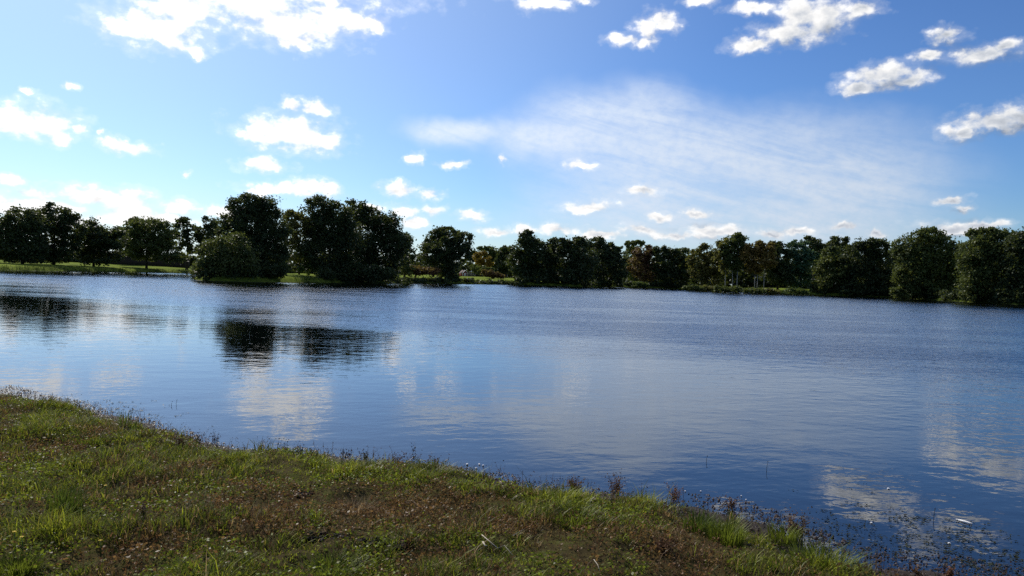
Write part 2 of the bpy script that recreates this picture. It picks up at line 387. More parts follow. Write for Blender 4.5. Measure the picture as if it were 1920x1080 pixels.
def height(x, y):
    x = np.asarray(x, float); y = np.asarray(y, float)
    sd = lake_sd(x, y); r = np.hypot(x, y)
    w = 1 - sstep(r, 16, 34)
    tn = sd + (fbm(x * 2.2, y * 2.2, 3) - 0.5) * 0.42
    tf = sd + (fbm(x * 0.25, y * 0.25, 5) - 0.5) * 2.2
    zn = np.where(tn > 0, 0.045 * sstep(tn, -0.3, 0.5) + 0.10 * sstep(tn, 0.30, 0.75) + 0.10 * sstep(tn, 0.7, 3.5), np.maximum(tn * 0.10, -0.9))
    zn = zn + np.where(sd > 0.2, (fbm(x * 1.5, y * 1.5, 11) - 0.5) * 0.19 + (fbm(x * 6, y * 6, 12, 3) - 0.5) * 0.075, (fbm(x * 5, y * 5, 13, 3) - 0.5) * 0.03)
    zf = np.where(tf > 0, 0.75 * sstep(tf, -0.2, 1.1) + 0.30 * sstep(tf, 1.0, 8) + 0.55 * sstep(tf, 6, 45) + (fbm(x * 0.12, y * 0.12, 21) - 0.5) * 0.45 * sstep(tf, 1, 8), np.maximum(tf * 0.35, -1.6))
    return zn * w + zf * (1 - w)

rings = np.concatenate([np.linspace(0.4, 3, 14)[:-1], np.arange(3, 13, 0.06), np.geomspace(13, 86, 55)[:-1], np.arange(86, 235, 0.75), np.geomspace(235, 4500, 48)])
angs = np.concatenate([np.arange(-56, 56, 0.45), np.arange(56, 304, 4.0)]) * math.pi / 180
RR, AA = np.meshgrid(rings, angs, indexing='ij')
GX = np.sin(AA) * RR; GY = np.cos(AA) * RR; GZ = height(GX, GY)
nr, na = RR.shape
i0 = (np.arange(nr - 1)[:, None] * na + np.arange(na)[None, :]); j = (np.arange(na) + 1) % na
i1 = (np.arange(nr - 1)[:, None] * na + j[None, :])
quads = np.stack([i0, i1, i1 + na, i0 + na], -1).reshape(-1, 4)[:, ::-1]
c0 = np.array([[0, 0, float(height(np.array([0.0]), np.array([0.0]))[0])]])
GV = np.concatenate([np.stack([GX, GY, GZ], -1).reshape(-1, 3), c0])
cap = np.stack([np.full(na, len(GV) - 1), j, np.arange(na)], -1)
g_idx = np.concatenate([quads.ravel(), cap[:, ::-1].ravel()])
gm = np_mesh('ground', GV, [4] * len(quads) + [3] * na, g_idx, ground_mat(), smooth=True)
ground = link('ground', gm, kind='structure', label='grassy land with a muddy lake shore', category='ground')
wm = bpy.data.meshes.new('lake'); wm.from_pydata([(-420, -20, 0), (420, -20, 0), (420, 330, 0), (-420, 330, 0)], [], [(0, 1, 2, 3)]); wm.materials.append(water_mat())
lake = link('lake', wm, kind='structure', label='blue lake reflecting clouds and trees', category='lake')
def gz(x, y): return float(height(np.array([x]), np.array([y]))[0])

# ---------------------------------------------------------------- trees and shrubs
def leaf_quads(C, S, rg, flat=0.0):
    """diamond leaf sprays at C (n,3), half length S (n,)"""
    n = len(C)
    u = rg.normal(size=(n, 3)); u[:, 2] *= (1 - flat); u /= np.linalg.norm(u, axis=1)[:, None]
    w = rg.normal(size=(n, 3)); v = np.cross(u, w); v /= np.linalg.norm(v, axis=1)[:, None]
    a = u * S[:, None]; b = v * (S * rg.uniform(0.45, 0.75, n))[:, None]
    V = np.stack([C - a, C - a * 0.1 + b, C + a, C - a * 0.1 - b], 1).reshape(-1, 3)
    return V
def crown_points(lobes, s, rg, fill=3.0, open_=0.0, clump=1.0):
    """lobes: (center, radii) in metres, local. Leaves gather in clumps near the outside of each lobe."""
    out = []
    for c, r in lobes:
        area = math.pi * r[0] * r[2]
        n = int(fill * area / (0.55 * 1.2 * s * s))
        per = 34
        nc = max(6, int(n / per))
        d = rg.normal(size=(nc, 3)); d /= np.linalg.norm(d, axis=1)[:, None]
        rad = rg.uniform(0.25, 1.0, nc) ** 0.45
        rad *= 1 + rg.normal(0, 0.07 + 0.05 * open_, nc)
        cc = d * rad[:, None] * r + c
        rc = clump * (0.10 * min(r[0], r[2]) + 0.22) * rg.uniform(0.6, 1.5, nc)
        if open_ > 0:
            keep = rg.uniform(size=nc) > open_ * 0.5; cc, rc = cc[keep], rc[keep]; nc = len(cc)
        k = rg.integers(int(per * 0.5), int(per * 1.5), nc)
        rep = np.repeat(np.arange(nc), k)
        p = cc[rep] + rg.normal(size=(len(rep), 3)) * rc[rep][:, None] * np.array([1, 1, 0.65])
        out.append(p)
    return np.concatenate(out)
def add_crown(parent, lobes, s, mat, rg, name='crown', zmin=-9, **kw):
    P_ = crown_points(lobes, s, rg, **kw)
    P_ = P_[P_[:, 2] > zmin]
    S = s * rg.uniform(0.6, 1.35, len(P_))
    V = leaf_quads(P_, S, rg, 0.25)
    me = np_mesh(name, V, np.full(len(P_), 4), np.arange(len(V)), mat)
    return link(name, me, parent)
def px_lobes(lst, Y, base, rg, depth=0.85):
    out = []
    for (x, y, rx, ry) in lst:
        p = at(x, y, Y) - base; k = Y / F
        r = np.array([rx * k, (rx + ry) * 0.5 * k * depth, ry * k])
        c = np.array(p) + np.array([0, rg.uniform(-0.35, 0.35) * r[1], 0])
        out.append((c, r))
    return out
def trunk_mesh(lobes, h, r0, mat, rg, stems=None, sides=7):
    parts = []
    stems = stems or [(0, 0, 0)]
    for (sx, sy, lean) in stems:
        pts = []; rad = []
        for i in range(6):
            t = i / 5
            pts.append((sx + lean * t * h * 0.3 + rg.normal(0, 0.06) * (i > 0), sy + rg.normal(0, 0.06) * (i > 0), -0.25 + t * (h * 0.82 + 0.25)))
            rad.append(r0 * (1.25 if i == 0 else (1 - 0.82 * t)))
        parts.append(tube(pts, rad, sides))
        for c, r in lobes:
            z0 = min(max(c[2] - r[2] * 0.9, h * 0.18), h * 0.6); t = (z0 + 0.25) / (h * 0.82 + 0.25)
            q0 = Vector((sx + lean * t * h * 0.3, sy, z0)); q2 = Vector(c) + Vector((0, 0, r[2] * 0.35)); q1 = (q0 + q2) / 2 + Vector((rg.normal(0, .2), rg.normal(0, .2), -0.08 * (q2 - q0).length))
            rb = r0 * (1 - 0.8 * t) * 0.55
            parts.append(tube([q0, q1, q2], [rb, rb * 0.65, rb * 0.2], 5))
    return mesh_of(parts, mat, 'trunk')
seed_ctr = [100]
def tree(name, label, cat, bx, Y, lobes_px, mat, s=None, trunk=True, r0=None, bark=None, stems=None, group=None, zmin=0.15, **kw):
    seed_ctr[0] += 1; rg = np.random.default_rng(seed_ctr[0])
    hz = 520 + (bx - 960) * math.tan(ROLL)
    q = at(bx, hz, Y); base = Vector((q.x, q.y, gz(q.x, q.y)))
    root = thing(name, label, cat, base, group)
    lobes = px_lobes(lobes_px, Y, base, rg)
    top = max(c[2] + r[2] for c, r in lobes)
    s = s or 0.0016 * Y
    if trunk:
        link('trunk', trunk_mesh(lobes, top, r0 or (0.10 + top * 0.014), bark or BARK, rg, stems), root)
    # small outer sprays break up the outline
    extra = []
    for c, r in lobes:
        for _ in range(5):
            th = rg.uniform(0, 2 * math.pi); ph = rg.uniform(-0.3, 1.3)
            dv = np.array([math.cos(th) * math.cos(ph), math.sin(th) * math.cos(ph), math.sin(ph)])
            extra.append((c + dv * r * rg.uniform(0.85, 1.02), r * rg.uniform(0.16, 0.28)))
    main = [(c, r * 0.98) for c, r in lobes]
    add_crown(root, main + extra, s, LEAF[mat], rg, zmin=zmin, **kw)
    return root

_wl = sorted(left_px + far_px)
def sh(x, off):
    '''depth of the far waterline at photo column x, plus off metres'''
    return gp(x, float(np.interp(x, [q[0] for q in _wl], [q[1] for q in _wl]))).y + off
T = 'trees on the left bank'
tree('broadleaf_tree', 'dark bushy tree at the left edge of the photo on the far bank', 'tree', 42, sh(42, 16), [(35,418,38,30),(15,448,38,32),(52,440,32,40),(-20,445,35,35),(40,470,45,18),(30,484,50,13)], 'dark', group=T)
tree('broadleaf_tree', 'dark tree with twin peaked crown, second from left on far bank', 'tree', 101, sh(101, 16), [(107,410,30,25),(92,440,36,34),(128,430,22,32),(82,415,18,20),(105,468,38,18),(105,484,42,12)], 'dark', group=T)
tree('broadleaf_tree', 'lower ragged tree between twin peaked tree and dome shaped tree', 'tree', 176, sh(176, 12), [(172,432,24,22),(195,450,34,25),(160,455,25,25),(218,446,18,18),(185,472,42,14),(190,484,46,11)], 'dark', group=T)
tree('broadleaf_tree', 'wide dome shaped tree on a single dark trunk, left far bank', 'tree', 275, sh(275, 8), [(278,440,46,31),(258,434,28,24),(306,446,28,30),(280,468,56,17),(245,455,20,22),(300,482,60,10)], 'mid', group=T)
tree('airy_tree', 'airy tree with bright sky showing through, right of dome shaped tree', 'tree', 350, 184, [(350,424,18,18),(340,447,18,18),(364,446,15,24),(352,468,20,12)], 'dark', group=T, open_=0.5, fill=2.0)
tree('airy_tree', 'narrow airy tree just left of the tallest lakeside tree', 'tree', 390, 184, [(393,420,14,16),(386,442,20,18),(400,450,18,26),(390,470,20,14)], 'dark', group=T, open_=0.4, fill=2.3)
tree('broadleaf_tree', 'small grey green tree half hidden behind the dome shaped tree', 'tree', 234, 200, [(232,446,22,20),(240,466,24,16)], 'mid', group=T)

G = 'trees on the wooded point'
tree('willow_bush', 'rounded leafy bush hanging over water at left tip of wooded point', 'bush', 412, sh(412, 1.5), [(402,478,28,30),(432,466,30,28),(392,504,24,19),(425,505,34,20),(450,490,28,28)], 'mid', trunk=True, r0=0.12, group='bushes on the wooded point', zmin=-0.6)
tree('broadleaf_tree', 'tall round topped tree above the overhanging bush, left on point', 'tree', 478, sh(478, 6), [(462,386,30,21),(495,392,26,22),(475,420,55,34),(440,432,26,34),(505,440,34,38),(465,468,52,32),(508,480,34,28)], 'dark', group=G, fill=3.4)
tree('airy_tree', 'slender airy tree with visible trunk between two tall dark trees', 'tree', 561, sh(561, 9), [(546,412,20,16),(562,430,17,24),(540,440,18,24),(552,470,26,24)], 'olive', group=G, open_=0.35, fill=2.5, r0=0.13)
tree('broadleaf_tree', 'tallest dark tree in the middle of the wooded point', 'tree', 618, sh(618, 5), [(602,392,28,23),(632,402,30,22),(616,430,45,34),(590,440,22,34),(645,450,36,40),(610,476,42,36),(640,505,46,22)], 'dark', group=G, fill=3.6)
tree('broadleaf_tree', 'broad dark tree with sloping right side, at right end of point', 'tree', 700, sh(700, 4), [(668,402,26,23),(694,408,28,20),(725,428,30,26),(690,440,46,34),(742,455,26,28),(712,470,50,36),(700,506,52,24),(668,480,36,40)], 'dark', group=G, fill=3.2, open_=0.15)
tree('broadleaf_tree', 'lower drooping tree behind right end of wooded point', 'tree', 758, sh(752, 14), [(758,455,14,15),(764,476,16,24),(756,498,20,22)], 'mid', group=G)
tree('shrub', 'dense dark undergrowth shrub below the tall round topped tree', 'bush', 490, sh(490, 2.5), [(470,510,40,16),(505,508,28,14)], 'dark', r0=0.06, group='bushes on the wooded point', zmin=-0.4)
tree('shrub', 'black green shrub at the water below tallest tree of point', 'bush', 655, sh(655, 1.2), [(625,514,28,15),(660,512,40,17),(705,514,32,14),(728,518,16,10)], 'dark', r0=0.06, group='bushes on the wooded point', zmin=-0.4)
tree('shrub', 'sunlit small shrub on grass between trunks of wooded point', 'bush', 578, sh(578, 7), [(575,506,12,10),(592,500,10,12)], 'light', r0=0.04, group='bushes on the wooded point', fill=2)

C_ = 'trees on the far middle shore'
tree('shrub', 'rusty brown shrub on grass just right of the wooded point', 'bush', 780, sh(780, 9), [(768,508,14,9),(788,507,18,10),(808,510,14,8)], 'red', r0=0.05, fill=2.2)
tree('broadleaf_tree', 'single rounded dark tree on grassy gap right of wooded point', 'tree', 846, sh(846, 3.5), [(818,446,18,16),(842,440,28,15),(868,462,21,26),(832,466,36,28),(806,474,20,24),(836,494,27,24),(836,516,24,15)], 'dark', group=C_, fill=3.4)
tree('broadleaf_tree', 'distant grey green tree at left of the grassy gap', 'tree', 925, 275, [(914,474,18,13),(936,478,18,15),(925,496,26,18)], 'mid', group=C_)
tree('broadleaf_tree', 'small orange tinted autumn tree in the grassy gap', 'tree', 905, 258, [(903,482,14,10),(908,494,16,12)], 'orange', group=C_, r0=0.12)
tree('broadleaf_tree', 'distant dark tree at right of the grassy gap', 'tree', 948, 268, [(950,475,15,13),(946,492,16,18),(940,506,18,10)], 'dark', group=C_)
tree('shrub', 'low dark bush below the orange autumn tree', 'bush', 900, 235, [(897,506,12,9),(912,510,14,7)], 'mid', r0=0.05)
tree('shrub', 'faded mauve brown shrub on grass below the grassy gap trees', 'bush', 917, 205, [(917,514,13,7),(930,517,12,5)], 'red', r0=0.04, fill=2)
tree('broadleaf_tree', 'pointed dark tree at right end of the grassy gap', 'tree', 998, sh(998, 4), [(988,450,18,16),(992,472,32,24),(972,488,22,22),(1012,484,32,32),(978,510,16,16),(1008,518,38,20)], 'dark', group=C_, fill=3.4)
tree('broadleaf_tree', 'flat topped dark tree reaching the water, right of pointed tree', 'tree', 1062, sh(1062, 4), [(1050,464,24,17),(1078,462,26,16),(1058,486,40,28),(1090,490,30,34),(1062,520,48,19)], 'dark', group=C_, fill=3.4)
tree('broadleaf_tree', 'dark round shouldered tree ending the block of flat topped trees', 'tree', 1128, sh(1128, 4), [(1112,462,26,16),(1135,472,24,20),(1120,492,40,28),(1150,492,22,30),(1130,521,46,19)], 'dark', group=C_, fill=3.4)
D = 'trees on the right shore'
tree('airy_tree', 'thin topped tree rising behind the red brown tree', 'tree', 1190, 262, [(1182,462,12,10),(1194,458,10,9),(1186,482,16,18),(1180,504,18,20)], 'mid', group=D, open_=0.3)
tree('broadleaf_tree', 'red brown autumn tree on the right shore', 'tree', 1209, 232, [(1206,476,20,15),(1222,486,18,20),(1200,498,20,22),(1215,512,24,18)], 'red', group=D)
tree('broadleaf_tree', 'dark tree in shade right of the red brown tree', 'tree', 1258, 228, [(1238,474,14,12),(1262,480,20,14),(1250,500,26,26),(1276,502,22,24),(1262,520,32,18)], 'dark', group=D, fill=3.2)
tree('broadleaf_tree', 'dark tree behind gap left of the yellow olive tree', 'tree', 1286, 252, [(1284,480,15,14),(1290,502,18,22)], 'mid', group=D)
tree('broadleaf_tree', 'yellow olive tree left of the white trunked birches', 'tree', 1325, sh(1325, 6), [(1326,472,20,14),(1308,488,16,20),(1332,494,20,24),(1312,514,18,18),(1334,520,22,16)], 'olive', group=D)
BI = 'birches on the right shore'
tree('birch_tree', 'leftmost green birch with slim white trunk by right shore', 'tree', 1360, sh(1360, 5), [(1358,464,14,16),(1354,486,15,16),(1362,502,13,12)], 'olive', group=BI, bark=BIRCH, r0=0.12)
tree('birch_tree', 'tallest green birch, middle one of the white trunked group', 'tree', 1373, sh(1373, 4), [(1378,452,12,12),(1370,470,16,18),(1374,494,15,16)], 'mid', group=BI, bark=BIRCH, r0=0.13)
tree('birch_tree', 'green birch with brightest white trunk left of golden birch', 'tree', 1382, sh(1382, 3.5), [(1388,450,11,12),(1390,470,14,18),(1386,494,12,16)], 'mid', group=BI, bark=BIRCH, r0=0.15)
tree('birch_tree', 'golden brown birch with twin white trunks', 'tree', 1417, sh(1417, 4), [(1414,466,18,16),(1404,484,13,18),(1420,490,18,22),(1414,508,12,12)], 'brown', group=BI, bark=BIRCH, r0=0.12, stems=[(-0.25,0,-0.05),(0.35,0.2,0.06)])
tree('birch_tree', 'brown birch with thin pale trunk right of the golden birch', 'tree', 1432, sh(1432, 5), [(1440,468,15,14),(1436,490,16,22)], 'brown', group=BI, bark=BIRCH, r0=0.10)
tree('broadleaf_tree', 'dark olive tree behind the brown birches', 'tree', 1458, sh(1458, 16), [(1456,468,20,14),(1464,490,22,24),(1450,510,24,22),(1470,522,22,18)], 'dark', group=D, fill=3.3)
tree('broadleaf_tree', 'blue green tree standing behind grassy bank, right shore', 'tree', 1500, sh(1500, 10), [(1498,472,22,18),(1484,492,18,22),(1512,496,24,26),(1498,520,28,20)], 'blue', group=D, fill=3.2)
tree('broadleaf_tree', 'dark topped tree rising behind the blue green tree', 'tree', 1524, 226, [(1518,458,20,13),(1532,478,22,22)], 'dark', group=D)
tree('broadleaf_tree', 'dark tree with two small crown peaks behind leaning bushy tree', 'tree', 1572, 224, [(1574,456,20,13),(1560,472,22,18),(1582,480,22,24)], 'dark', group=D)
tree('broadleaf_tree', 'bushy green tree leaning over water right of grassy bank', 'tree', 1562, sh(1562, 2.5), [(1562,486,24,22),(1548,506,20,20),(1576,512,28,26),(1552,530,28,22),(1570,544,30,12),(1540,545,18,9)], 'mid', group=D, fill=3.2, zmin=-0.5)
tree('broadleaf_tree', 'flat topped dark tree hanging over water left of big oval tree', 'tree', 1628, sh(1628, 2), [(1618,458,22,15),(1642,466,24,17),(1612,486,34,28),(1648,496,28,34),(1622,526,50,26),(1660,530,24,24),(1600,546,30,12),(1645,548,34,12)], 'dark', group=D, fill=3.4, zmin=-0.5)
tree('broadleaf_tree', 'big oval tree with foliage down to water, second from right', 'tree', 1738, sh(1738, 2), [(1738,446,36,17),(1716,470,34,28),(1760,468,30,28),(1738,492,52,34),(1712,516,32,30),(1760,520,38,32),(1738,545,50,20),(1784,478,14,24),(1775,550,34,16),(1700,550,30,13),(1790,520,18,34)], 'mid', group=D, fill=3.6, zmin=-0.5)
tree('broadleaf_tree', 'massive dark tree overhanging the lake, right edge area', 'tree', 1850, sh(1850, 2), [(1848,446,30,18),(1872,450,28,18),(1832,474,34,30),(1868,488,46,36),(1824,506,28,28),(1850,530,46,30),(1882,540,34,26),(1836,554,26,16),(1880,560,34,14),(1812,540,20,24)], 'mid', group=D, fill=3.6, zmin=-0.5)
tree('broadleaf_tree', 'dark tree cut off by the right edge of the photo', 'tree', 1925, sh(1925, 2), [(1915,456,26,22),(1942,460,40,26),(1925,496,42,36),(1960,520,44,38),(1920,545,42,30),(1950,560,40,18)], 'dark', group=D, fill=3.4, zmin=-0.5)
tree('broadleaf_tree', 'dark tree in the gap behind the big oval tree', 'tree', 1690, sh(1690, 16), [(1690,478,24,20),(1682,500,28,28),(1800,486,18,22),(1798,510,24,30)], 'dark', group=D)
# low bank shrubs on the right shore
for i, (x, y, rx, ry, m, lab) in enumerate([
  (1195, 534, 12, 5, 'light', 'low bright green reeds left of the red brown tree at waterline'),
  (1296, 541, 14, 5, 'mid', 'low grey green bush on bank below the shaded dark tree'),
  (1322, 541, 12, 5, 'olive', 'low olive bush on bank below the yellow olive tree'),
  (1350, 543, 14, 5, 'mid', 'low bush at waterline below the leftmost birch'),
  (1376, 544, 14, 5, 'mid', 'low bush at waterline below the tallest birch'),
  (1410, 546, 15, 5, 'mid', 'low bush at waterline below the golden birch'),
  (1440, 547, 12, 4, 'olive', 'low tuft at waterline right of the pale birch trunks'),
  (1488, 547, 18, 5, 'light', 'light green low bush at waterline below the blue green tree')]):
    tree('shrub', lab, 'bush', x, gp(x, y + 6.0).y + 0.8, [(x, y, rx, ry), (x + rx * 0.8, y + 1, rx * 0.7, ry * 0.8)], m, r0=0.03, s=0.2, group='low bushes on the right bank', zmin=-0.2, fill=3)

# woods that read as one mass behind the front trees
def woods(name, label, spans, mat, seed):
    rg = np.random.default_rng(seed); pts = []; ss = []
    for (x0, x1, Y, ytop) in spans:
        n = max(2, int(abs(x1 - x0) / 16))
        for k in range(n):
            x = x0 + (x1 - x0) * (k + rg.uniform(0.2, 0.8)) / n; yy = Y + rg.uniform(-6, 10)
            hz = 520 + (x - 960) * math.tan(ROLL)
            p = at(x, hz, yy); g0 = gz(p.x, p.y); top = at(x, ytop + rg.uniform(-5, 9), yy).z
            h = top - g0; w = abs(at(x + 15, hz, yy).x - p.x)
            lob = [(np.array([p.x, p.y, g0 + h * q]), np.array([w * u, w * u, h * 0.27])) for q, u in ((0.16, 1.3), (0.46, 1.2), (0.76, 0.85))]
            s = 0.0021 * yy
            c = crown_points(lob, s, rg, fill=2.2); pts.append(c); ss.append(np.full(len(c), s) * rg.uniform(0.7, 1.4, len(c)))
    Pn = np.concatenate(pts); S = np.concatenate(ss)
    V = leaf_quads(Pn, S, rg, 0.2)
    return link(name, np_mesh(name, V, np.full(len(Pn), 4), np.arange(len(V)), LEAF[mat]), kind='stuff', label=label, category='woods')
woods('right_shore_woods', 'dark wood filling in behind the trees of the right shore', [(1165, 1300, 275, 486), (1300, 1480, 250, 474), (1310, 1490, 238, 500), (1480, 1700, 245, 474), (1700, 2150, 215, 468)], 'dark', 51)
woods('middle_woods', 'distant dark wood behind the trees of the grassy middle shore', [(740, 1300, 320, 473), (740, 1300, 300, 494)], 'dark', 52)
woods('point_woods', 'dark thicket behind the trees of the wooded point', [(505, 640, 150, 470), (505, 640, 140, 492)], 'dark', 54)
woods('left_woods', 'dark wood beyond the left edge of the far bank', [(-420, -20, 190, 440)], 'dark', 53)

# brambles and saplings crowding the water below the trees
def undergrowth():
    rg = np.random.default_rng(64); pts = []; ss = []
    for (x0, x1, hmax) in [(745, 972, 0.26), (374, 520, 2.0), (604, 742, 1.8), (972, 1172, 2.0), (1180, 1340, 1.2), (1528, 2080, 2.6)]:
        x = x0
        while x < x1:
            Y = sh(x, rg.uniform(0.4, 2.2)); p = at(x, 520 + (x - 960) * math.tan(ROLL), Y); w = rg.uniform(0.7, 1.4); h = hmax * rg.uniform(0.55, 1.1)
            g0 = gz(p.x, p.y)
            lob = [(np.array([p.x, p.y, g0 + h * 0.40]), np.array([w, w * 0.8, h * 0.52]))]
            s = 0.0016 * Y; c = crown_points(lob, s, rg, fill=3.0); c = c[c[:, 2] > 0.02]
            pts.append(c); ss.append(s * rg.uniform(0.6, 1.3, len(c))); x += w * 0.75 / Y * F
    C = np.concatenate(pts); V = leaf_quads(C, np.concatenate(ss), rg, 0.2)
    link('shore_undergrowth', np_mesh('shore_undergrowth', V, np.full(len(C), 4), np.arange(len(V)), LEAF['dark']), kind='stuff', label='dark brambles and saplings crowding the far waterline', category='undergrowth')
undergrowth()

# clipped hedge behind the left trees
def hedge():
    rg = np.random.default_rng(77)
    a = at(-60, 484, 196); b = at(366, 499, 204)
    base = Vector(((a.x + b.x) / 2, (a.y + b.y) / 2, gz((a.x + b.x) / 2, (a.y + b.y) / 2)))
    t = thing('hedge', 'long dark clipped hedge behind the trees of the left bank', 'hedge', base)
    n = 15000; u = rg.uniform(size=n); X = a.x + (b.x - a.x) * u - base.x; Y = a.y + (b.y - a.y) * u - base.y
    topz = 4.3 - base.z + 0.15 * np.sin(u * 40) ; z = rg.uniform(0, 1, n) ** 0.8
    side = rg.choice([-1, 1, 0], n, p=[0.5, 0.3, 0.2]); Y = Y + side * 0.7 + rg.normal(0, 0.12, n); z = np.where(side == 0, 1.0, z)
    C = np.stack([X, Y, z * topz + rg.normal(0, 0.08, n)], -1)
    V = leaf_quads(C, rg.uniform(0.22, 0.42, n), rg)
    link('foliage', np_mesh('foliage', V, np.full(n, 4), np.arange(len(V)), LEAF['dark']), t)
    core = box(a.x - base.x, b.x - base.x, -0.45, 0.45, -0.6, 2.2)
    link('stems', mesh_of([core], BARK, 'stems'), t)
hedge()

# ---------------------------------------------------------------- far built things
WHITE = plain('white_paint', (0.72, 0.71, 0.68), 0.5, 0.4, 0.08)
REDW = plain('red_boards', (0.24, 0.035, 0.03), 0.7, 0.3, 0.2)
GREYW = plain('weathered_wood', (0.26, 0.23, 0.20), 0.8, 0.2, 0.2)
ROOF = plain('pale_roof_sheet', (0.62, 0.60, 0.60), 0.35, 0.5, 0.1)
TARWALL = plain('dark_boards', (0.06, 0.045, 0.04), 0.8, 0.2, 0.2)
DARKGLASS = plain('window_glass_dark', (0.02, 0.025, 0.03), 0.1, 0.6, 0.1)
def hut():
    Y = 236; p = at(869, 516, Y); base = Vector((p.x, p.y, gz(p.x, p.y)))
    t = thing('lakeside_hut', 'tiny red hut with white gable trim in the grassy gap', 'hut', base, rotz=R(35))
    w, d, h = 1.7, 2.0, 1.15
    V, f = box(-w/2, w/2, -d/2, d/2, 0, h); V += [(0, -d/2, h + 0.7), (0, d/2, h + 0.7)]; f = [q for q in f if q != (4,5,6,7)] + [(4, 5, 8), (6, 7, 9), (5, 6, 9, 8), (7, 4, 8, 9)]
    link('wall', mesh_of([(V, f)], REDW, 'wall'), t)
    parts = []
    for s in (-1, 1):
        parts.append(tube([(s * (w/2 + 0.2), -d/2 - 0.12, h - 0.15), (0, -d/2 - 0.12, h + 0.78)], [0.11, 0.11], 4))
        parts.append(box(s * w/2 - 0.09, s * w/2 + 0.09, -d/2 - 0.05, -d/2 + 0.05, 0, h))
    link('white_trim', mesh_of(parts, WHITE, 'white_trim'), t)
    sl = []
    for s in (-1, 1):
        V = [(0, -d/2 - 0.15, h + 0.76), (0, d/2 + 0.15, h + 0.76), (s * (w/2 + 0.25), d/2 + 0.15, h - 0.17), (s * (w/2 + 0.25), -d/2 - 0.15, h - 0.17)]
        V2 = [(x, y, z + 0.07) for x, y, z in V]
        sl.append((V + V2, [(0,1,2,3),(4,5,6,7),(0,1,5,4),(1,2,6,5),(2,3,7,6),(3,0,4,7)]))
    link('roof', mesh_of(sl, TARWALL, 'roof'), t)
    dr = link('door', mesh_of([box(-0.35, 0.35, -d/2 - 0.04, -d/2 + 0.02, 0.02, 1.05)], WHITE, 'door'), t)
    link('handle', mesh_of([box(0.22, 0.28, -d/2 - 0.09, -d/2 - 0.05, 0.5, 0.58)], TARWALL, 'handle'), dr)
hut()
def railing():
    Y = 232; a = at(874, 512, Y); b = at(889, 512.5, Y)
    base = Vector((a.x, a.y, gz(a.x, a.y))); L = b.x - a.x
    t = thing('footbridge_railing', 'short pale railing beside the tiny red hut', 'railing', base)
    link('top_rail', mesh_of([box(0, L, -0.05, 0.05, 0.95, 1.05)], GREYW, 'top_rail'), t)
    link('bottom_rail', mesh_of([box(0, L, -0.04, 0.04, 0.25, 0.32)], GREYW, 'bottom_rail'), t)
    pm = mesh_of([box(-0.05, 0.05, -0.04, 0.04, -0.2, 1.0)], GREYW, 'baluster')
    for k in range(7):
        o = link('baluster', pm, t); o.location = (L * k / 6, 0.0, 0)
railing()
def signpost():
    Y = 231; a = at(884, 512, Y); base = Vector((a.x, a.y, gz(a.x, a.y)))
    t = thing('round_sign', 'small round pale sign on a post above the railing', 'sign', base)
    link('post', mesh_of([tube([(0, 0, -0.2), (0, 0, 1.5)], [0.04, 0.04], 6)], GREYW, 'post'), t)
    link('disc', mesh_of([tube([(0, -0.03, 1.65), (0, 0.0, 1.65)], [0.24, 0.24], 14)], WHITE, 'disc'), t)
signpost()
def bench():
    Y = 210; a = at(940, 516, Y); base = Vector((a.x, a.y, gz(a.x, a.y)))
    t = thing('park_bench', 'pale bench on grass at right of the grassy gap', 'bench', base, rotz=R(8))
    link('seat', mesh_of([box(-0.9, 0.9, -0.22, 0.22, 0.42, 0.48)], GREYW, 'seat'), t)
    link('backrest', mesh_of([box(-0.9, 0.9, 0.2, 0.26, 0.6, 0.95)], GREYW, 'backrest'), t)
    lm = mesh_of([box(-0.05, 0.05, -0.2, 0.26, 0, 0.42)], GREYW, 'leg')
    for s in (-0.7, 0.7): link('leg', lm, t).location = (s, 0, 0)
bench()
def shed():
    a = at(352, 495, 226); base = Vector((a.x, a.y, gz(a.x, a.y)))
    t = thing('low_shed', 'low shed with pale sunlit roof glimpsed above the left hedge', 'shed', base)
    link('wall', mesh_of([box(-3, 2.6, 0, 4, 0, 2.5)], TARWALL, 'wall'), t)
    V = [(-3.3,-0.4,2.503),(2.9,-0.4,2.503),(2.9,4.4,2.85),(-3.3,4.4,2.85)]; V += [(x, y, z + 0.55) for x, y, z in V]
    link('roof', mesh_of([(V, [(0,3,2,1),(4,5,6,7),(0,1,5,4),(1,2,6,5),(2,3,7,6),(3,0,4,7)])], ROOF, 'roof'), t)
    dr = link('door', mesh_of([box(-0.5, 0.5, -0.06, -0.003, 0, 2.0)], GREYW, 'door'), t)
    link('handle', mesh_of([box(0.34, 0.4, -0.12, -0.06, 0.95, 1.1)], TARWALL, 'handle'), dr)
    wn = link('window', mesh_of([box(1.0, 2.0, -0.06, -0.003, 1.0, 1.9)], WHITE, 'window'), t)
    link('pane', mesh_of([box(1.08, 1.92, -0.08, -0.061, 1.08, 1.82)], DARKGLASS, 'pane'), wn)
shed()

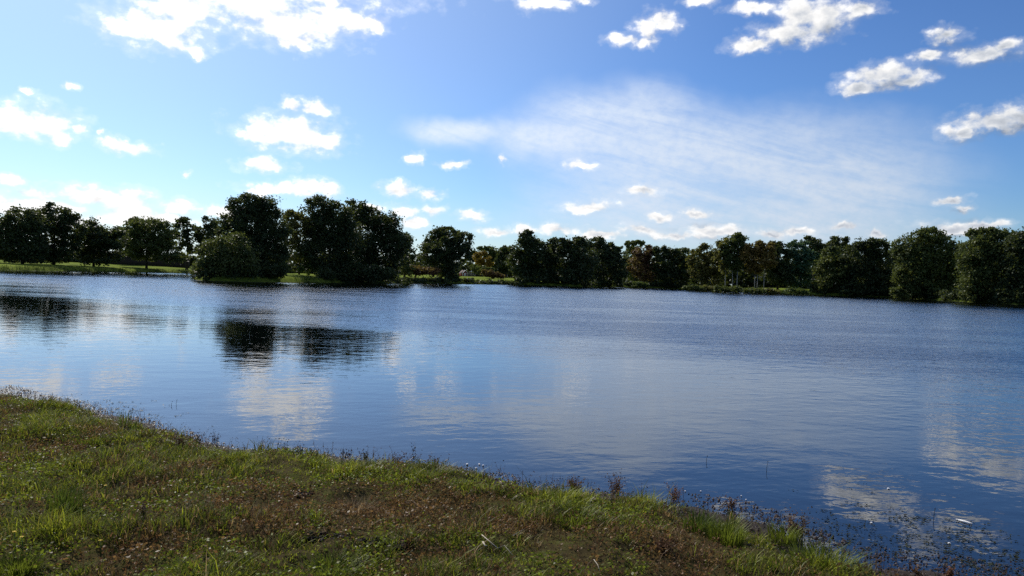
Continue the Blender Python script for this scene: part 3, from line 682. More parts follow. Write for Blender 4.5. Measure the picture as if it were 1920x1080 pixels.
# ---------------------------------------------------------------- grass blades
def blades(P0, H, Wd, lean, az_, C, tipc=1.25):
    """curved three-piece blades. P0 (n,3) roots, H height, Wd width, lean horizontal reach at the tip, az_ direction"""
    n = len(P0)
    dx, dy = np.cos(az_), np.sin(az_)
    d = np.stack([dx, dy, np.zeros(n)], -1); sd = np.stack([-dy, dx, np.zeros(n)], -1)
    up = np.array([0, 0, 1.0])
    mid = P0 + d * (lean * 0.35)[:, None] + up * (H * 0.62)[:, None]
    tip = P0 + d * lean[:, None] + up * H[:, None]
    w = (Wd * 0.5)[:, None]
    V = np.stack([P0 - sd * w, P0 + sd * w, mid + sd * w * 0.75, mid - sd * w * 0.75, tip], 1).reshape(-1, 3)
    b = np.arange(n)[:, None] * 5
    idx = np.concatenate([b + np.array([0, 1, 2, 3]), b + np.array([3, 2, 4])], 1).ravel()
    fn = np.tile([4, 3], n)
    col = np.repeat(C, 5, axis=0)
    return V, fn, idx, col
# patches read off the photo: +1 green, -1 brown; turned into places on the bank
PATCH = [(40,800,90,40,.5),(235,835,70,35,.9),(300,860,60,22,.3),(30,905,70,50,.9),(120,945,60,35,.8),(215,985,90,30,.8),(80,1040,110,30,.9),(430,845,60,18,.9),(470,875,50,20,.8),(560,885,60,25,.6),(640,860,70,25,1.),(690,890,70,25,1.),(830,890,90,25,1.),(890,905,50,22,.8),(610,1070,110,25,.9),
 (1080,960,90,35,1.),(1010,935,40,18,.6),(1180,975,60,22,.9),(1230,930,70,18,.7),(1340,975,90,35,1.),(1450,1000,80,35,1.),(1520,1050,70,30,1.),(1040,1070,60,20,.8),(1400,1060,110,25,.3),(160,880,60,20,.2),(1600,1075,160,20,.5),
 (60,850,110,30,-.9),(180,860,90,28,-.9),(400,900,120,45,-.9),(250,900,100,25,-.8),(300,950,60,25,-.5),(100,970,40,25,-.6),(600,955,150,40,-1.),(720,990,120,50,-1.),(450,980,110,40,-.7),(860,940,80,30,-.8),(930,920,50,22,-.8),(850,1040,110,35,-.6),(380,1060,110,30,-.8),(250,1078,150,14,-.9),(1130,1020,120,35,-.4),(1250,1000,70,30,-.8),(1230,1045,120,28,-.6),(1000,1010,100,30,-.2),(1380,1025,60,22,-.6),(1100,935,60,14,-.3)]
PW_ = [(gp(x, y, 0.15), rx * gp(x, y, .15).y / F, ry * (gp(x, y, .15).y ** 2) / (F * 1.65), v) for (x, y, rx, ry, v) in PATCH]
def greenness(x, y):
    xx = x + (fbm(x * 3, y * 3, 61) - 0.5) * 0.5; yy = y + (fbm(x * 3, y * 3, 62) - 0.5) * 0.5
    g = 0.13 + (fbm(x * 0.9, y * 0.9, 41) - 0.5) * 1.5 + (fbm(x * 4.0, y * 4.0, 42) - 0.5) * 3.0
    for c, rx, ry, v in PW_:
        q = ((xx - c.x) / rx) ** 2 + ((yy - c.y) / ry) ** 2
        g = g + v * (0.9 if v > 0 else 0.62) * np.exp(-q * 0.9)
    return g
def in_view(x, y, m=0.12):
    a = np.arctan2(x, y); return (np.abs(a) < R(35) + m) & (np.hypot(x, y) < 15)
CG = np.array([[0.058,0.080,0.009],[0.140,0.168,0.014],[0.235,0.255,0.022],[0.165,0.145,0.022],[0.075,0.055,0.022]])
CB = np.array([[0.125,0.072,0.030],[0.055,0.032,0.016],[0.170,0.105,0.044],[0.300,0.205,0.090],[0.120,0.088,0.020]])
def grass(n0):
    rg = np.random.default_rng(9)
    # area density, thinner far off to the sides
    x = rg.uniform(-11.5, 8.5, n0); y = rg.uniform(2.6, 13.5, n0)
    k = in_view(x, y, 0.16); x, y = x[k], y[k]
    sd = lake_sd(x, y) + (fbm(x * 2.2, y * 2.2, 3) - 0.5) * 0.42
    sr = sd + (fbm(x * 4.2, y * 4.2, 108) - 0.5) * 0.75
    k = (sd > 0.06) & (rg.uniform(size=len(x)) < sstep(sr, 0.08, 0.36)); x, y, sd = x[k], y[k], sd[k]
    # gather into tufts
    cell = 0.085
    jx = (vnoise(x / cell, y / cell, 71) - 0.5) * 0.07; jy = (vnoise(x / cell, y / cell, 72) - 0.5) * 0.07
    x, y = x + jx, y + jy
    bare = np.zeros(len(x), bool)
    for (px, py, rx) in [(620, 1006, 45), (715, 1016, 45), (590, 918, 34)]:
        c = gp(px, py, 0.17); bare |= ((x - c.x) / (rx * c.y / F)) ** 2 + ((y - c.y) / 0.12) ** 2 < 1
    k = ~bare | (rg.uniform(size=len(x)) < 0.12); x, y = x[k], y[k]
    g = greenness(x, y); k = rg.uniform(size=len(x)) > 0.55 * sstep(-g, 0.25, 0.9); x, y, g = x[k], y[k], g[k]
    n = len(x); z = height(x, y)
    g = g + rg.normal(0, 0.42, n)
    gm_ = g > 0
    pick = rg.integers(0, 5, n)
    C = np.where(gm_[:, None], CG[np.minimum(np.maximum((g * 2.2 + rg.uniform(-.8, 1.2, n)).astype(int), 0), 2)], CB[pick])
    sw = rg.uniform(size=n); C = np.where((sw < 0.13)[:, None], CG[3], C); C = np.where(((sw > 0.965))[:, None], CB[3], C)
    C = C * rg.uniform(0.65, 1.55, (n, 1))
    tuft = fbm(x * 5, y * 5, 73, 3)
    H = np.where(gm_, rg.uniform(0.030, 0.085, n), rg.uniform(0.020, 0.070, n)) * (0.25 + 1.6 * np.clip(tuft - 0.2, 0, 1) ** 1.1)
    H *= np.where(rg.uniform(size=n) < 0.03, 1.7, 1.0) * (0.35 + 1.35 * sstep(fbm(x * 2.1, y * 2.1, 77, 3), 0.25, 0.72))
    lean = H * rg.uniform(0.2, 1.6, n)
    az_ = rg.uniform(0, 2 * math.pi, n)
    Wd = rg.uniform(0.0030, 0.0075, n) * np.where(gm_, 1.1, 0.85)
    V, fn, idx, col = blades(np.stack([x, y, z - 0.006], -1), H, Wd, lean, az_, C)
    me = np_mesh('bank_grass', V, fn, idx, BLADE, col)
    link('bank_grass', me, kind='stuff', label='rough green and brown grass on the near bank', category='grass')
    return n
NG = grass(880000)
# clover, plantain and moss leaves low in the turf
def herbs(n0):
    rg = np.random.default_rng(15)
    x = rg.uniform(-11.5, 8.5, n0); y = rg.uniform(2.6, 13.5, n0); k = in_view(x, y, 0.14); x, y = x[k], y[k]
    sd = lake_sd(x, y) + (fbm(x * 2.2, y * 2.2, 3) - 0.5) * 0.42
    cl = fbm(x * 3.1, y * 3.1, 101, 4)
    k = (sd > 0.2) & (rg.uniform(size=len(x)) < sstep(cl, 0.36, 0.62)); x, y, cl = x[k], y[k], cl[k]
    n = len(x); z = height(x, y) + rg.uniform(0.0, 0.055, n) * (0.3 + 1.3 * cl)
    g = greenness(x, y) + rg.normal(0, 0.3, n)
    C = np.where((g > -0.1)[:, None], np.array([0.128, 0.156, 0.014]), np.array([0.155, 0.090, 0.032]))
    C = C * rg.uniform(0.5, 1.7, (n, 1)); br_ = rg.uniform(size=n) < 0.12; C = np.where(br_[:, None], np.array([0.135, 0.085, 0.030]), C)
    V = leaf_quads(np.stack([x, y, z], -1), rg.uniform(0.005, 0.014, n), rg, 0.6)
    link('low_herbs', np_mesh('low_herbs', V, np.full(n, 4), np.arange(n * 4), BLADE, np.repeat(C, 4, axis=0)), kind='stuff', label='small green and rusty leaves low in the near turf', category='herbs')
    return n
NH = herbs(820000)

# withered seed stems matted among the grass
def weed_geometry(px_, py_, pz_, Hh, rg, flakes=7, tint=None, spread=0.014, lean_k=0.5, fsize=0.006):
    n = len(px_)
    az_ = rg.uniform(0, 2 * math.pi, n); ln = Hh * rg.uniform(0.05, lean_k, n)
    base = np.stack([px_, py_, pz_], -1)
    c = np.array([0.060, 0.036, 0.022]) if tint is None else np.asarray(tint)
    C = c * rg.uniform(0.6, 1.5, (n, 1))
    V, fn, idx, col = blades(base, Hh, np.full(n, 0.0035), ln, az_, C)
    m = n * flakes; rep = np.repeat(np.arange(n), flakes)
    t = rg.uniform(0.4, 1.05, m)
    d = np.stack([np.cos(az_), np.sin(az_), np.zeros(n)], -1)
    q = base[rep] + d[rep] * (ln[rep] * t ** 1.6)[:, None] + np.array([0, 0, 1.0]) * (Hh[rep] * t)[:, None] + rg.normal(0, spread, (m, 3)) * np.array([1, 1, 0.6])
    S = fsize * rg.uniform(0.5, 1.5, m)
    FV = leaf_quads(q, S, rg)
    fc = c * np.array([1.2, 1.08, 1.0]); FC = np.repeat(fc * rg.uniform(0.5, 1.9, (m, 1)), 4, axis=0)
    return (V, fn, idx, col), (FV, np.full(m, 4), np.arange(m * 4), FC)
def joinpair(A, B):
    V = np.concatenate([A[0], B[0]]); fn = np.concatenate([A[1], B[1]]); idx = np.concatenate([A[2], B[2] + len(A[0])]); col = np.concatenate([A[3], B[3]])
    return V, fn, idx, col
def dry_weeds(n0):
    rg = np.random.default_rng(19)
    x = rg.uniform(-11, 8, n0); y = rg.uniform(2.8, 13, n0); k = in_view(x, y); x, y = x[k], y[k]
    sd = lake_sd(x, y); g = greenness(x, y)
    k = (sd > 0.35) & (g + rg.normal(0, 0.35, len(x)) < -0.25); x, y = x[k], y[k]
    z = height(x, y); H = rg.uniform(0.04, 0.13, len(x)) * (0.5 + fbm(x * 3, y * 3, 81))
    A, B = weed_geometry(x, y, z - 0.005, H, rg, 6, tint=(0.095, 0.054, 0.025), lean_k=1.1, fsize=0.008)
    V, fn, idx, col = joinpair(A, B)
    link('withered_weeds', np_mesh('withered_weeds', V, fn, idx, DRY, col), kind='stuff', label='withered brown seed stems matted in the near grass', category='weeds')
    return len(x)
NW = dry_weeds(42000)

# sharp mud bits, leaves and weed washed up along the waterline
WET = plain('wet_mud_bits', (0.034, 0.025, 0.024), 0.5, 0.16, 0.5, 30)
def litter():
    rg = np.random.default_rng(23); n0 = 210000
    x = rg.uniform(-11, 8, n0); y = rg.uniform(3.2, 13, n0); k = in_view(x, y); x, y = x[k], y[k]
    sd = lake_sd(x, y) + (fbm(x * 2.2, y * 2.2, 3) - 0.5) * 0.42
    wide = np.where(x < -5.0, 0.28, np.where(x > 1.6, 0.40, 0.16)) * (0.4 + 1.2 * fbm(x * 2, y * 2, 33))
    k = (sd > -wide) & (sd < 0.55) & (rg.uniform(size=len(x)) < 0.75); x, y = x[k], y[k]; sd = sd[k]
    n = len(x); z = np.maximum(height(x, y), 0.0) + rg.uniform(0.0, 0.012, n)
    S = rg.uniform(0.004, 0.014, n) * np.where(rg.uniform(size=n) < 0.08, 1.7, 1.0)
    # each bit a lumpy low pyramid of four faces
    th = rg.uniform(0, 6.28, (n, 1)) + np.array([0, 1.57, 3.14, 4.71]) + rg.uniform(-.5, .5, (n, 4)); rr = S[:, None] * rg.uniform(0.5, 1.3, (n, 4))
    ring = np.stack([x[:, None] + np.cos(th) * rr, y[:, None] + np.sin(th) * rr, np.repeat(z[:, None] - 0.004, 4, 1) + rg.normal(0, 0.003, (n, 4))], -1)
    apex = np.stack([x, y, z + S * rg.uniform(0.15, 0.7, n)], -1)[:, None, :]
    V = np.concatenate([ring, apex], 1).reshape(-1, 3)
    b = np.arange(n)[:, None] * 5
    idx = np.concatenate([b + np.array([i, (i + 1) % 4, 4]) for i in range(4)], 1).ravel()
    link('shore_litter', np_mesh('shore_litter', V, np.full(n * 4, 3), idx, WET), kind='stuff', label='wet dark mud lumps and dead leaves along the waterline', category='shore litter')
litter()
def shallows():
    rg = np.random.default_rng(29)
    cl = []
    def add(px, py, rx, ry, n):
        qx = rg.normal(px, rx, n); qy = rg.normal(py, ry, n)
        for a, b in zip(qx, qy):
            p = gp(a, b); cl.append((p.x, p.y))
    add(1610, 960, 26, 26, 26); add(1640, 1000, 60, 18, 40); add(1700, 1030, 90, 18, 90); add(1800, 1005, 40, 12, 50); add(1830, 1040, 60, 20, 50); add(1560, 990, 50, 22, 60); add(1880, 1065, 40, 12, 60); add(1700, 975, 40, 5, 30)
    add(140, 765, 60, 10, 200); add(230, 775, 50, 8, 70)
    q = np.array(cl); k = lake_sd(q[:, 0], q[:, 1]) < 0.15; q = q[k]
    rep = np.repeat(np.arange(len(q)), 5); C = np.stack([q[rep, 0], q[rep, 1], np.zeros(len(rep))], -1) + rg.normal(0, 1, (len(rep), 3)) * np.array([0.022, 0.022, 0.0]) + np.array([0, 0, 0.006])
    n = len(C); S = rg.uniform(0.005, 0.018, n)
    V = leaf_quads(C, S, rg, 0.75); V[:, 2] = 0.004 + np.abs(V[:, 2] - 0.004) * 0.6
    col = np.repeat(np.array([0.030, 0.034, 0.016]) * rg.uniform(0.4, 1.6, (n, 1)), 4, axis=0)
    link('water_weed', np_mesh('water_weed', V, np.full(n, 4), np.arange(n * 4), DRY, col), kind='stuff', label='dark scraps of water weed floating in the shallows', category='water weed')
shallows()
def shore_stems():
    rg = np.random.default_rng(37); q = []
    pl = [gp(*p) for p in near_px]
    for a, b in zip(pl[:-1], pl[1:]):
        L = (b - a).length; k = int(L * 85)
        t = rg.uniform(size=k)
        q.append(np.stack([a.x + (b.x - a.x) * t, a.y + (b.y - a.y) * t], -1) + rg.normal(0, 0.22, (k, 2)))
    q = np.concatenate(q); keep = in_view(q[:, 0], q[:, 1]) & (lake_sd(q[:, 0], q[:, 1]) > -0.25) & (fbm(q[:, 0] * 2.6, q[:, 1] * 2.6, 105) > 0.42); q = q[keep]; n = len(q)
    H = rg.uniform(0.03, 0.17, n) ** 1.0 * (0.4 + 0.9 * fbm(q[:, 0] * 4, q[:, 1] * 4, 106))
    tint = np.where(rg.uniform(size=(n, 1)) < 0.5, np.array([0.085, 0.050, 0.032]), np.array([0.040, 0.034, 0.020]))
    A, B = weed_geometry(q[:, 0], q[:, 1], np.maximum(height(q[:, 0], q[:, 1]), -0.05), H, rg, 6, tint=(0.062, 0.040, 0.028), spread=0.009, lean_k=0.7, fsize=0.0055)
    V, fn, idx, col = joinpair(A, B)
    link('shore_stems', np_mesh('shore_stems', V, fn, idx, DRY, col), kind='stuff', label='thin brown stems and seed heads all along the near waterline', category='weeds')
shore_stems()
# tall grass fringing the far banks
def fringe():
    rg = np.random.default_rng(31); pts = []
    LPn = np.array(LP); n = len(LPn)
    for i in range(n):
        a, b = LPn[i], LPn[(i + 1) % n]
        if min(a[1], b[1]) < 95: continue
        L = np.hypot(*(b - a)); k = int(L * 70)
        t = rg.uniform(size=(k, 1)); p = a + (b - a) * t + rg.normal(0, 0.7, (k, 2)) ; pts.append(p)
    p = np.concatenate(pts); sd = lake_sd(p[:, 0], p[:, 1]); p = p[(sd > -0.8)]
    z = np.maximum(height(p[:, 0], p[:, 1]), 0); m = len(p)
    g = rg.uniform(size=(m, 1)) * 0.6 + 0.4 * fbm(p[:, 0] * .2, p[:, 1] * .2, 91)[:, None]
    C = (np.array([0.035, 0.055, 0.014]) * (1 - g) + np.array([0.085, 0.105, 0.03]) * g)
    V, fn, idx, col = blades(np.stack([p[:, 0], p[:, 1], z - 0.05], -1), rg.uniform(0.1, 0.45, m), rg.uniform(0.04, 0.08, m), rg.uniform(0.0, 0.3, m), rg.uniform(0, 6.28, m), C)
    link('far_bank_grass', np_mesh('far_bank_grass', V, fn, idx, BLADE, col), kind='stuff', label='tall grass fringing the far banks of the lake', category='grass')
fringe()

# ---------------------------------------------------------------- single plants and bits on the near bank
def spot(px, py, zg=0.12):
    p = gp(px, py, zg); z = gz(p.x, p.y)
    p = gp(px, py, max(z, 0.0)); return Vector((p.x, p.y, max(gz(p.x, p.y), 0.0)))
def tussock(label, px, py, w, h, n, tint, group='green tussocks on the near bank', name='grass_tussock', seed=0):
    """px, py: foot of the tuft in the photo; w, h in photo pixels"""
    rg = np.random.default_rng(500 + seed); p = spot(px, py); k = p.y / F
    rw = w * 0.62 * k; hh = h * k * 0.9
    a = rg.uniform(0, 6.28, n); r = rw * 0.75 * np.sqrt(rg.uniform(size=n))
    P0 = np.stack([np.cos(a) * r, np.sin(a) * r, np.full(n, -0.012)], -1)
    H = hh * rg.uniform(0.45, 1.05, n); lean = rw * rg.uniform(0.1, 0.95, n) * (0.5 + H / hh * 0.5)
    C = np.asarray(tint) * rg.uniform(0.55, 1.45, (n, 1))
    V, fn, idx, col = blades(P0, H, rg.uniform(0.004, 0.0075, n), lean, a + rg.normal(0, 0.6, n), C)
    t = thing(name, label, 'grass tuft', p, group)
    link('blades', np_mesh('blades', V, fn, idx, BLADE, col), t, kind='stuff')
    return t
g1 = (0.120, 0.148, 0.016); g2 = (0.075, 0.105, 0.014); st = (0.24, 0.17, 0.09); ol = (0.10, 0.10, 0.028)
tussock('bright long bladed grass tussock, tallest one right of centre foreground', 1362, 1012, 70, 55, 300, g1, seed=1)
tussock('bright grass tussock beside the rust coloured dock plant', 1468, 1015, 60, 40, 230, g1, seed=2)
tussock('lush green tussock where grass meets the shallows, bottom right', 1538, 1066, 110, 50, 480, g1, seed=3)
tussock('blue green grass tussock left of the tallest bright tussock', 1312, 992, 70, 40, 240, g2, seed=4)
tussock('dark green tall tussock in the left foreground', 122, 965, 60, 62, 260, g2, seed=5)
tussock('pale straw coloured dead tussock above the dark soil clods', 662, 968, 60, 38, 170, st, 'dead tussocks on the near bank', seed=6)
tussock('green tussock near the bottom left corner beside yellow flowers', 30, 1060, 80, 45, 300, g1, seed=7)
tussock('vivid green tussock on shore edge left of the tallest seed stem', 690, 882, 80, 24, 260, g1, seed=8)
tussock('vivid green tussock on shore edge right of the tallest seed stem', 810, 888, 80, 24, 260, g1, seed=9)
tussock('vivid green tussock on the left part of the bank', 168, 826, 60, 24, 220, g1, seed=10)
tussock('sunny green tussock in the middle right of the bank', 1075, 975, 90, 32, 320, g1, seed=11)
tussock('olive tuft standing alone in mud at the bottom right', 1617, 1062, 36, 26, 130, ol, 'tufts at the muddy edge', seed=12)
tussock('thin sedge tuft in shallow water at left, tallest there', 233, 800, 24, 42, 46, g2, 'tufts at the muddy edge', seed=13)
tussock('thin sedge tuft right of the tallest left sedge', 252, 806, 22, 30, 36, g2, 'tufts at the muddy edge', seed=14)
tussock('dark small sedge tuft at waterline, third from left', 284, 812, 14, 24, 26, (0.02, 0.03, 0.015), 'tufts at the muddy edge', seed=15)
tussock('short sedge tuft at waterline, leftmost of the sedges', 200, 798, 16, 22, 24, ol, 'tufts at the muddy edge', seed=16)
tussock('green tussock in the lower middle foreground', 620, 1078, 100, 36, 330, g1, seed=17)
tussock('dark rush tuft at shore left of the rusty dome shaped plant', 1042, 925, 30, 46, 70, (0.03, 0.045, 0.02), 'tufts at the muddy edge', seed=18)

def weed(label, px, py, w, h, n, tint, flakes=14, seed=0, name='dock_plant', cat='weed', fan=0.75, fs=0.0065):
    rg = np.random.default_rng(700 + seed); p = spot(px, py); k = p.y / F; rw = w * 0.5 * k; hh = h * k
    a = rg.uniform(0, 6.28, n); r = rw * 0.35 * np.sqrt(rg.uniform(size=n))
    H = hh * rg.uniform(0.35, 0.95, n); H[0] = hh
    tint = np.asarray(tint) * 0.6 + np.array([0.080, 0.058, 0.030]) * 0.4 * (np.asarray(tint).max() / 0.1)
    t = thing(name, label, cat, p, 'withered seed plants at the shore')
    A, B = weed_geometry(np.cos(a) * r, np.sin(a) * r, np.full(n, -0.012), H, rg, flakes, tint, spread=max(0.007, rw * 0.10), lean_k=fan, fsize=fs)
    link('stems', np_mesh('stems', *A[:3], DRY, A[3]), t, kind='stuff'); link('seed_heads', np_mesh('seed_heads', *B[:3], DRY, B[3]), t, kind='stuff')
    return t
rd = (0.105, 0.064, 0.034); br = (0.060, 0.036, 0.026); dk = (0.030, 0.020, 0.020)
weed('large rust coloured dock plant at the shore, far right of the row', 1495, 1012, 60, 60, 46, rd, 22, 1)
weed('rusty brown plant on shore edge with fanned stems, right of centre', 1155, 925, 46, 44, 34, (0.10, 0.055, 0.03), 16, 2)
weed('rusty dome shaped plant at shore beside the dark rush tuft', 1078, 920, 40, 32, 40, rd, 22, 3)
weed('pinkish brown plant at shore left of two small brown ones', 1265, 942, 36, 42, 24, (0.12, 0.06, 0.045), 16, 4)
weed('small dark brown plant on shore edge left of the large rust dock', 1370, 950, 30, 30, 20, (0.09, 0.045, 0.028), 14, 5)
weed('tallest single seed stem rising over the water near centre', 775, 872, 18, 50, 5, dk, 16, 6, fan=0.12)
weed('low spreading dead weeds left of the tallest seed stem', 745, 868, 60, 24, 20, (0.08, 0.045, 0.035), 8, 7)
weed('reddish leaning weed right of the tallest seed stem', 815, 872, 34, 22, 14, rd, 18, 8)
weed('dark seed stems over water, leftmost clump by tall reed', 372, 834, 40, 34, 14, dk, 9, 9, fan=0.3)
weed('dark leaning seed stems right of the leftmost dark clump', 402, 834, 34, 34, 10, dk, 10, 10, fan=0.9)
weed('dark seed stems in front of the white cloud reflection', 535, 852, 26, 36, 9, dk, 11, 11, fan=0.3)
weed('low dark seed stems right of the cloud reflection', 562, 854, 36, 30, 14, dk, 9, 12, fan=0.5)
weed('small knobbly seed heads at shore left of vivid green tussocks', 645, 858, 40, 26, 14, dk, 9, 13, fan=0.4)
weed('cluster of dark knobbly seed heads above a vivid green tussock', 682, 858, 34, 26, 16, dk, 10, 14, fan=0.4)
weed('brown weed clump on shore rise in left part of bank', 338, 840, 30, 34, 26, br, 14, 15)
weed('thin brown weed on shore between rush tuft and tallest stem', 965, 908, 34, 30, 14, (0.09, 0.05, 0.035), 10, 16)
weed('reddish tuft in the mud, bottom right corner area', 1780, 1076, 34, 30, 26, (0.12, 0.05, 0.03), 14, 17)
weed('brown tuft in mud between olive tuft and reddish tuft', 1720, 1070, 30, 26, 18, (0.09, 0.05, 0.03), 12, 18)
weed('dark upright withered plant in left foreground grass', 268, 992, 26, 46, 12, (0.05, 0.03, 0.02), 18, 19, fan=0.25)
weed('rusty dock plant in grass left of the bright tall tussock', 1246, 1030, 50, 46, 30, (0.085, 0.042, 0.026), 18, 20)
weed('purplish withered plants at left above green corner tussock', 62, 985, 50, 40, 30, (0.07, 0.038, 0.03), 16, 21)
# lone stems standing in the water
for i, (px, py, h, lab) in enumerate([(1324, 866, 12, 'lone short stem poking out of calm water, centre right'), (1437, 882, 18, 'lone taller stem standing in dark water, right'), (1750, 974, 22, 'thin stem standing in shallows left of white feather'), (321, 760, 8, 'tiny stem in water at left, left one of a pair'), (330, 759, 10, 'tiny stem in water at left, right one of a pair'), (1462, 968, 10, 'tiny stem in shallows above the large rust dock')]):
    p = gp(px, py); k = p.y / F
    t = thing('water_stem', lab, 'stem', p, 'stems standing in the water')
    link('stalk', mesh_of([tube([(0, 0, -0.1), (0.004, 0, h * k * 0.5), (0.012, 0.002, h * k)], [0.0025, 0.002, 0.001], 5)], plain('stem_dark_%d' % i, (0.03, 0.028, 0.018)), 'stalk'), t)
    link('bud', mesh_of([tube([(0.010, 0.002, h * k * 0.8), (0.012, 0.002, h * k * 0.9), (0.013, 0.002, h * k)], [0.001, 0.004, 0.001], 5)], BARK, 'bud'), t)

def lumps(n, wx, wy, s, rg):
    parts = []
    for _ in range(n):
        bm = bmesh.new(); bmesh.ops.create_icosphere(bm, subdivisions=2, radius=1)
        c = Vector((rg.uniform(-wx, wx), rg.uniform(-wy, wy), 0)); r = s * rg.uniform(0.5, 1.3); ox = rg.uniform(0, 99)
        for v in bm.verts:
            d = v.co.copy(); nz = float(fbm(np.array([d.x * 2.3 + ox + d.z]), np.array([d.y * 2.3 + d.z * 1.7]), 5, 3)[0])
            v.co = c + Vector((d.x * r, d.y * r, d.z * r * 0.62 + r * 0.25)) * (0.45 + 1.1 * nz)
            v.co.x = c.x + (v.co.x - c.x * (0.45 + 1.1 * nz)); v.co.y = c.y + (v.co.y - c.y * (0.45 + 1.1 * nz))
        parts.append(([tuple(v.co) for v in bm.verts], [tuple(v.index for v in f.verts) for f in bm.faces])); bm.free()
    return parts
SOIL = plain('dark_soil', (0.014, 0.011, 0.010), 0.85, 0.12, 0.6, 40)
for i, (px, py, w, lab) in enumerate([(618, 1010, 0.15, 'left one of two dark churned soil patches in foreground grass'), (718, 1022, 0.15, 'right one of two dark churned soil patches in foreground grass'), (562, 926, 0.09, 'small grey trampled soil patch above the two dark ones')]):
    rg = np.random.default_rng(40 + i); p = spot(px, py)
    t = thing('soil_clods', lab, 'soil', p, 'soil patches in the grass')
    link('clods', mesh_of(lumps(60, w, 0.07, 0.016, rg), SOIL, 'clods'), t, kind='stuff')
PALE = plain('bleached_wood', (0.42, 0.37, 0.30), 0.7, 0.3, 0.2, 12)
def stick(label, pix, r, name='twig', cat='twig', lift=0.045, mat=PALE):
    ps = [spot(x, y, 0.17) for x, y in pix]; base = ps[0]
    pts = [p - base + Vector((0, 0, lift)) for p in ps]
    n = len(pts); rad = [r * (1 - 0.6 * i / (n - 1)) for i in range(n)]
    o = link(name, mesh_of([tube(pts, rad, 6)], mat, name, True)); o.location = base; o['label'] = label; o['category'] = cat
    return o
stick('bent bleached twig lying in the foreground grass', [(903, 1016), (916, 1024), (933, 1030), (945, 1040), (961, 1053)], 0.0030)
stick('short thick pale wood chip beside the bent twig', [(905, 1027), (909, 1031), (913, 1035)], 0.0060, 'wood_chip', 'wood chip')
stick('thin straight pale stalk right of the bent twig', [(961, 1018), (972, 1011), (984, 1004)], 0.0018)
stick('pale short twig leaning in grass below the fanned shore plant', [(1102, 956), (1108, 950), (1114, 943)], 0.0035)
stick('thin pale stalk at lower right of centre foreground', [(1112, 1062), (1120, 1074), (1124, 1084)], 0.002)
WHITEBIT = plain('white_shell', (0.75, 0.74, 0.72), 0.5, 0.4, 0.06)
def bit(label, px, py, s, name, cat, group=None, float_=False, elong=(1, 1, 0.7), ang=0.0, mat=WHITEBIT, seed=0):
    rg = np.random.default_rng(900 + seed)
    p = gp(px, py) if float_ else spot(px, py, 0.04)
    bm = bmesh.new(); bmesh.ops.create_icosphere(bm, subdivisions=2, radius=1)
    for v in bm.verts: v.co = Vector((v.co.x * elong[0], v.co.y * elong[1], v.co.z * elong[2])) * s * rg.uniform(0.85, 1.12)
    me = bpy.data.meshes.new(name); bm.to_mesh(me); bm.free(); me.materials.append(mat)
    o = link(name, me); o.location = p + Vector((0, 0, s * elong[2] * 0.5 + (0 if float_ else 0.004))); o.rotation_euler = (0, 0, ang); o['label'] = label; o['category'] = cat
    if group: o['group'] = group
WP = 'white stones at the waterline'
bit('white stone at waterline, left one of three', 876, 872, 0.013, 'white_stone', 'stone', WP, seed=1)
bit('white stone at waterline, middle one of three', 899, 872, 0.011, 'white_stone', 'stone', WP, seed=2)
bit('white stone at waterline, right one of three', 906, 874, 0.011, 'white_stone', 'stone', WP, seed=3)
bit('flat white stone just below the three white waterline stones', 893, 879, 0.010, 'white_stone', 'stone', WP, seed=4)
for i, (x, y, lab) in enumerate([(1285, 922, 'pale pebble right of the pinkish brown shore plant'), (1390, 931, 'pale pebble above the mud right of small brown plant'), (1399, 938, 'pale flat pebble in mud left of the large rust dock'), (1314, 922, 'pale pebble at waterline between two brown plants')]):
    bit(lab, x, y, 0.0065, 'pale_pebble', 'pebble', 'pale pebbles in the mud', seed=10 + i)
bit('tiny white feather tuft floating on water, right', 1666, 917, 0.012, 'feather_tuft', 'feather', None, True, seed=20)
bit('white blob floating in the weedy shallows, bottom right', 1780, 1020, 0.011, 'feather_tuft', 'feather', None, True, seed=21)
bit('white fleck at weed edge of the cloud reflection, right', 1634, 981, 0.010, 'feather_tuft', 'feather', None, True, seed=22)
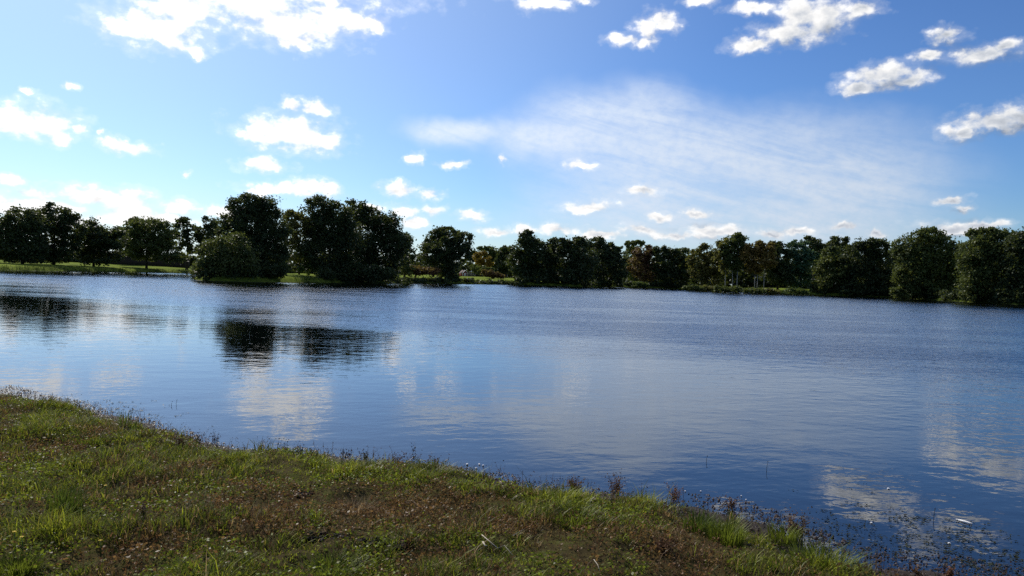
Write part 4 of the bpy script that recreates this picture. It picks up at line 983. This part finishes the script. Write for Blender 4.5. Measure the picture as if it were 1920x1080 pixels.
def feather():
    a, b = gp(1797, 976), gp(1823, 983); L = (b - a).length
    t = thing('floating_feather', 'long white feather floating on the shallows at bottom right', 'feather', a)
    t.rotation_euler = (0, 0, math.atan2(b.y - a.y, b.x - a.x))
    V = []; n = 8
    for i in range(n + 1):
        u = i / n; w = 0.013 * math.sin(math.pi * min(1, u * 0.9 + 0.1)) ** 0.6
        for s in (-1, 0, 1): V.append((L * u, s * w, 0.006 + 0.004 * math.sin(math.pi * u) + (0.004 if s == 0 else 0)))
    fs = [(i*3+k, i*3+k+1, i*3+k+4, i*3+k+3) for i in range(n) for k in (0, 1)]
    link('vane', mesh_of([(V, fs)], WHITEBIT, 'vane'), t)
    link('quill', mesh_of([tube([(-0.02, 0, 0.006), (L * 0.5, 0, 0.016), (L, 0, 0.011)], [0.003, 0.002, 0.001], 5)], WHITEBIT, 'quill'), t)
feather()
YEL = plain('yellow_petals', (0.55, 0.38, 0.008), 0.5, 0.3, 0.15, 20); STEMG = plain('flower_stem_green', (0.05, 0.10, 0.02))
def flower(label, px, py, k, seed):
    rg = np.random.default_rng(seed); p = spot(px, py + 18, 0.17)
    t = thing('yellow_flower', label, 'flower', p, 'yellow flowers in the grass')
    link('stem', mesh_of([tube([(0, 0, -0.01), (0.005, 0, 0.05), (0, 0, 0.085)], [0.003, 0.0025, 0.002], 5)], STEMG, 'stem'), t)
    for j_ in range(k):
        th = 6.283 * j_ / k + 0.3; c, s = math.cos(th), math.sin(th); L = 0.012
        V = [(0, 0, .085), (c*L*.6 - s*.004, s*L*.6 + c*.004, .093), (c*L, s*L, .090), (c*L*.6 + s*.004, s*L*.6 - c*.004, .093)]
        V += [(x, y, z - 0.0015) for x, y, z in V]
        link('petal', mesh_of([(V, [(0,1,2,3),(7,6,5,4),(0,4,5,1),(1,5,6,2),(2,6,7,3),(3,7,4,0)])], YEL, 'petal'), t)
flower('yellow flower in grass right of the dark green tall tussock', 197, 921, 6, 1)
flower('yellow flower, left one of two at the bottom left corner', 26, 1016, 6, 2)
flower('yellow flower, right one of two at the bottom left corner', 40, 1020, 6, 3)
flower('small yellow flower alone in the lower left grass', 188, 1010, 5, 4)
print('grass', NG, 'weeds', NW, 'tris', sum(len(o.data.loops) - 2 * len(o.data.polygons) for o in SC.objects if o.type == 'MESH'))
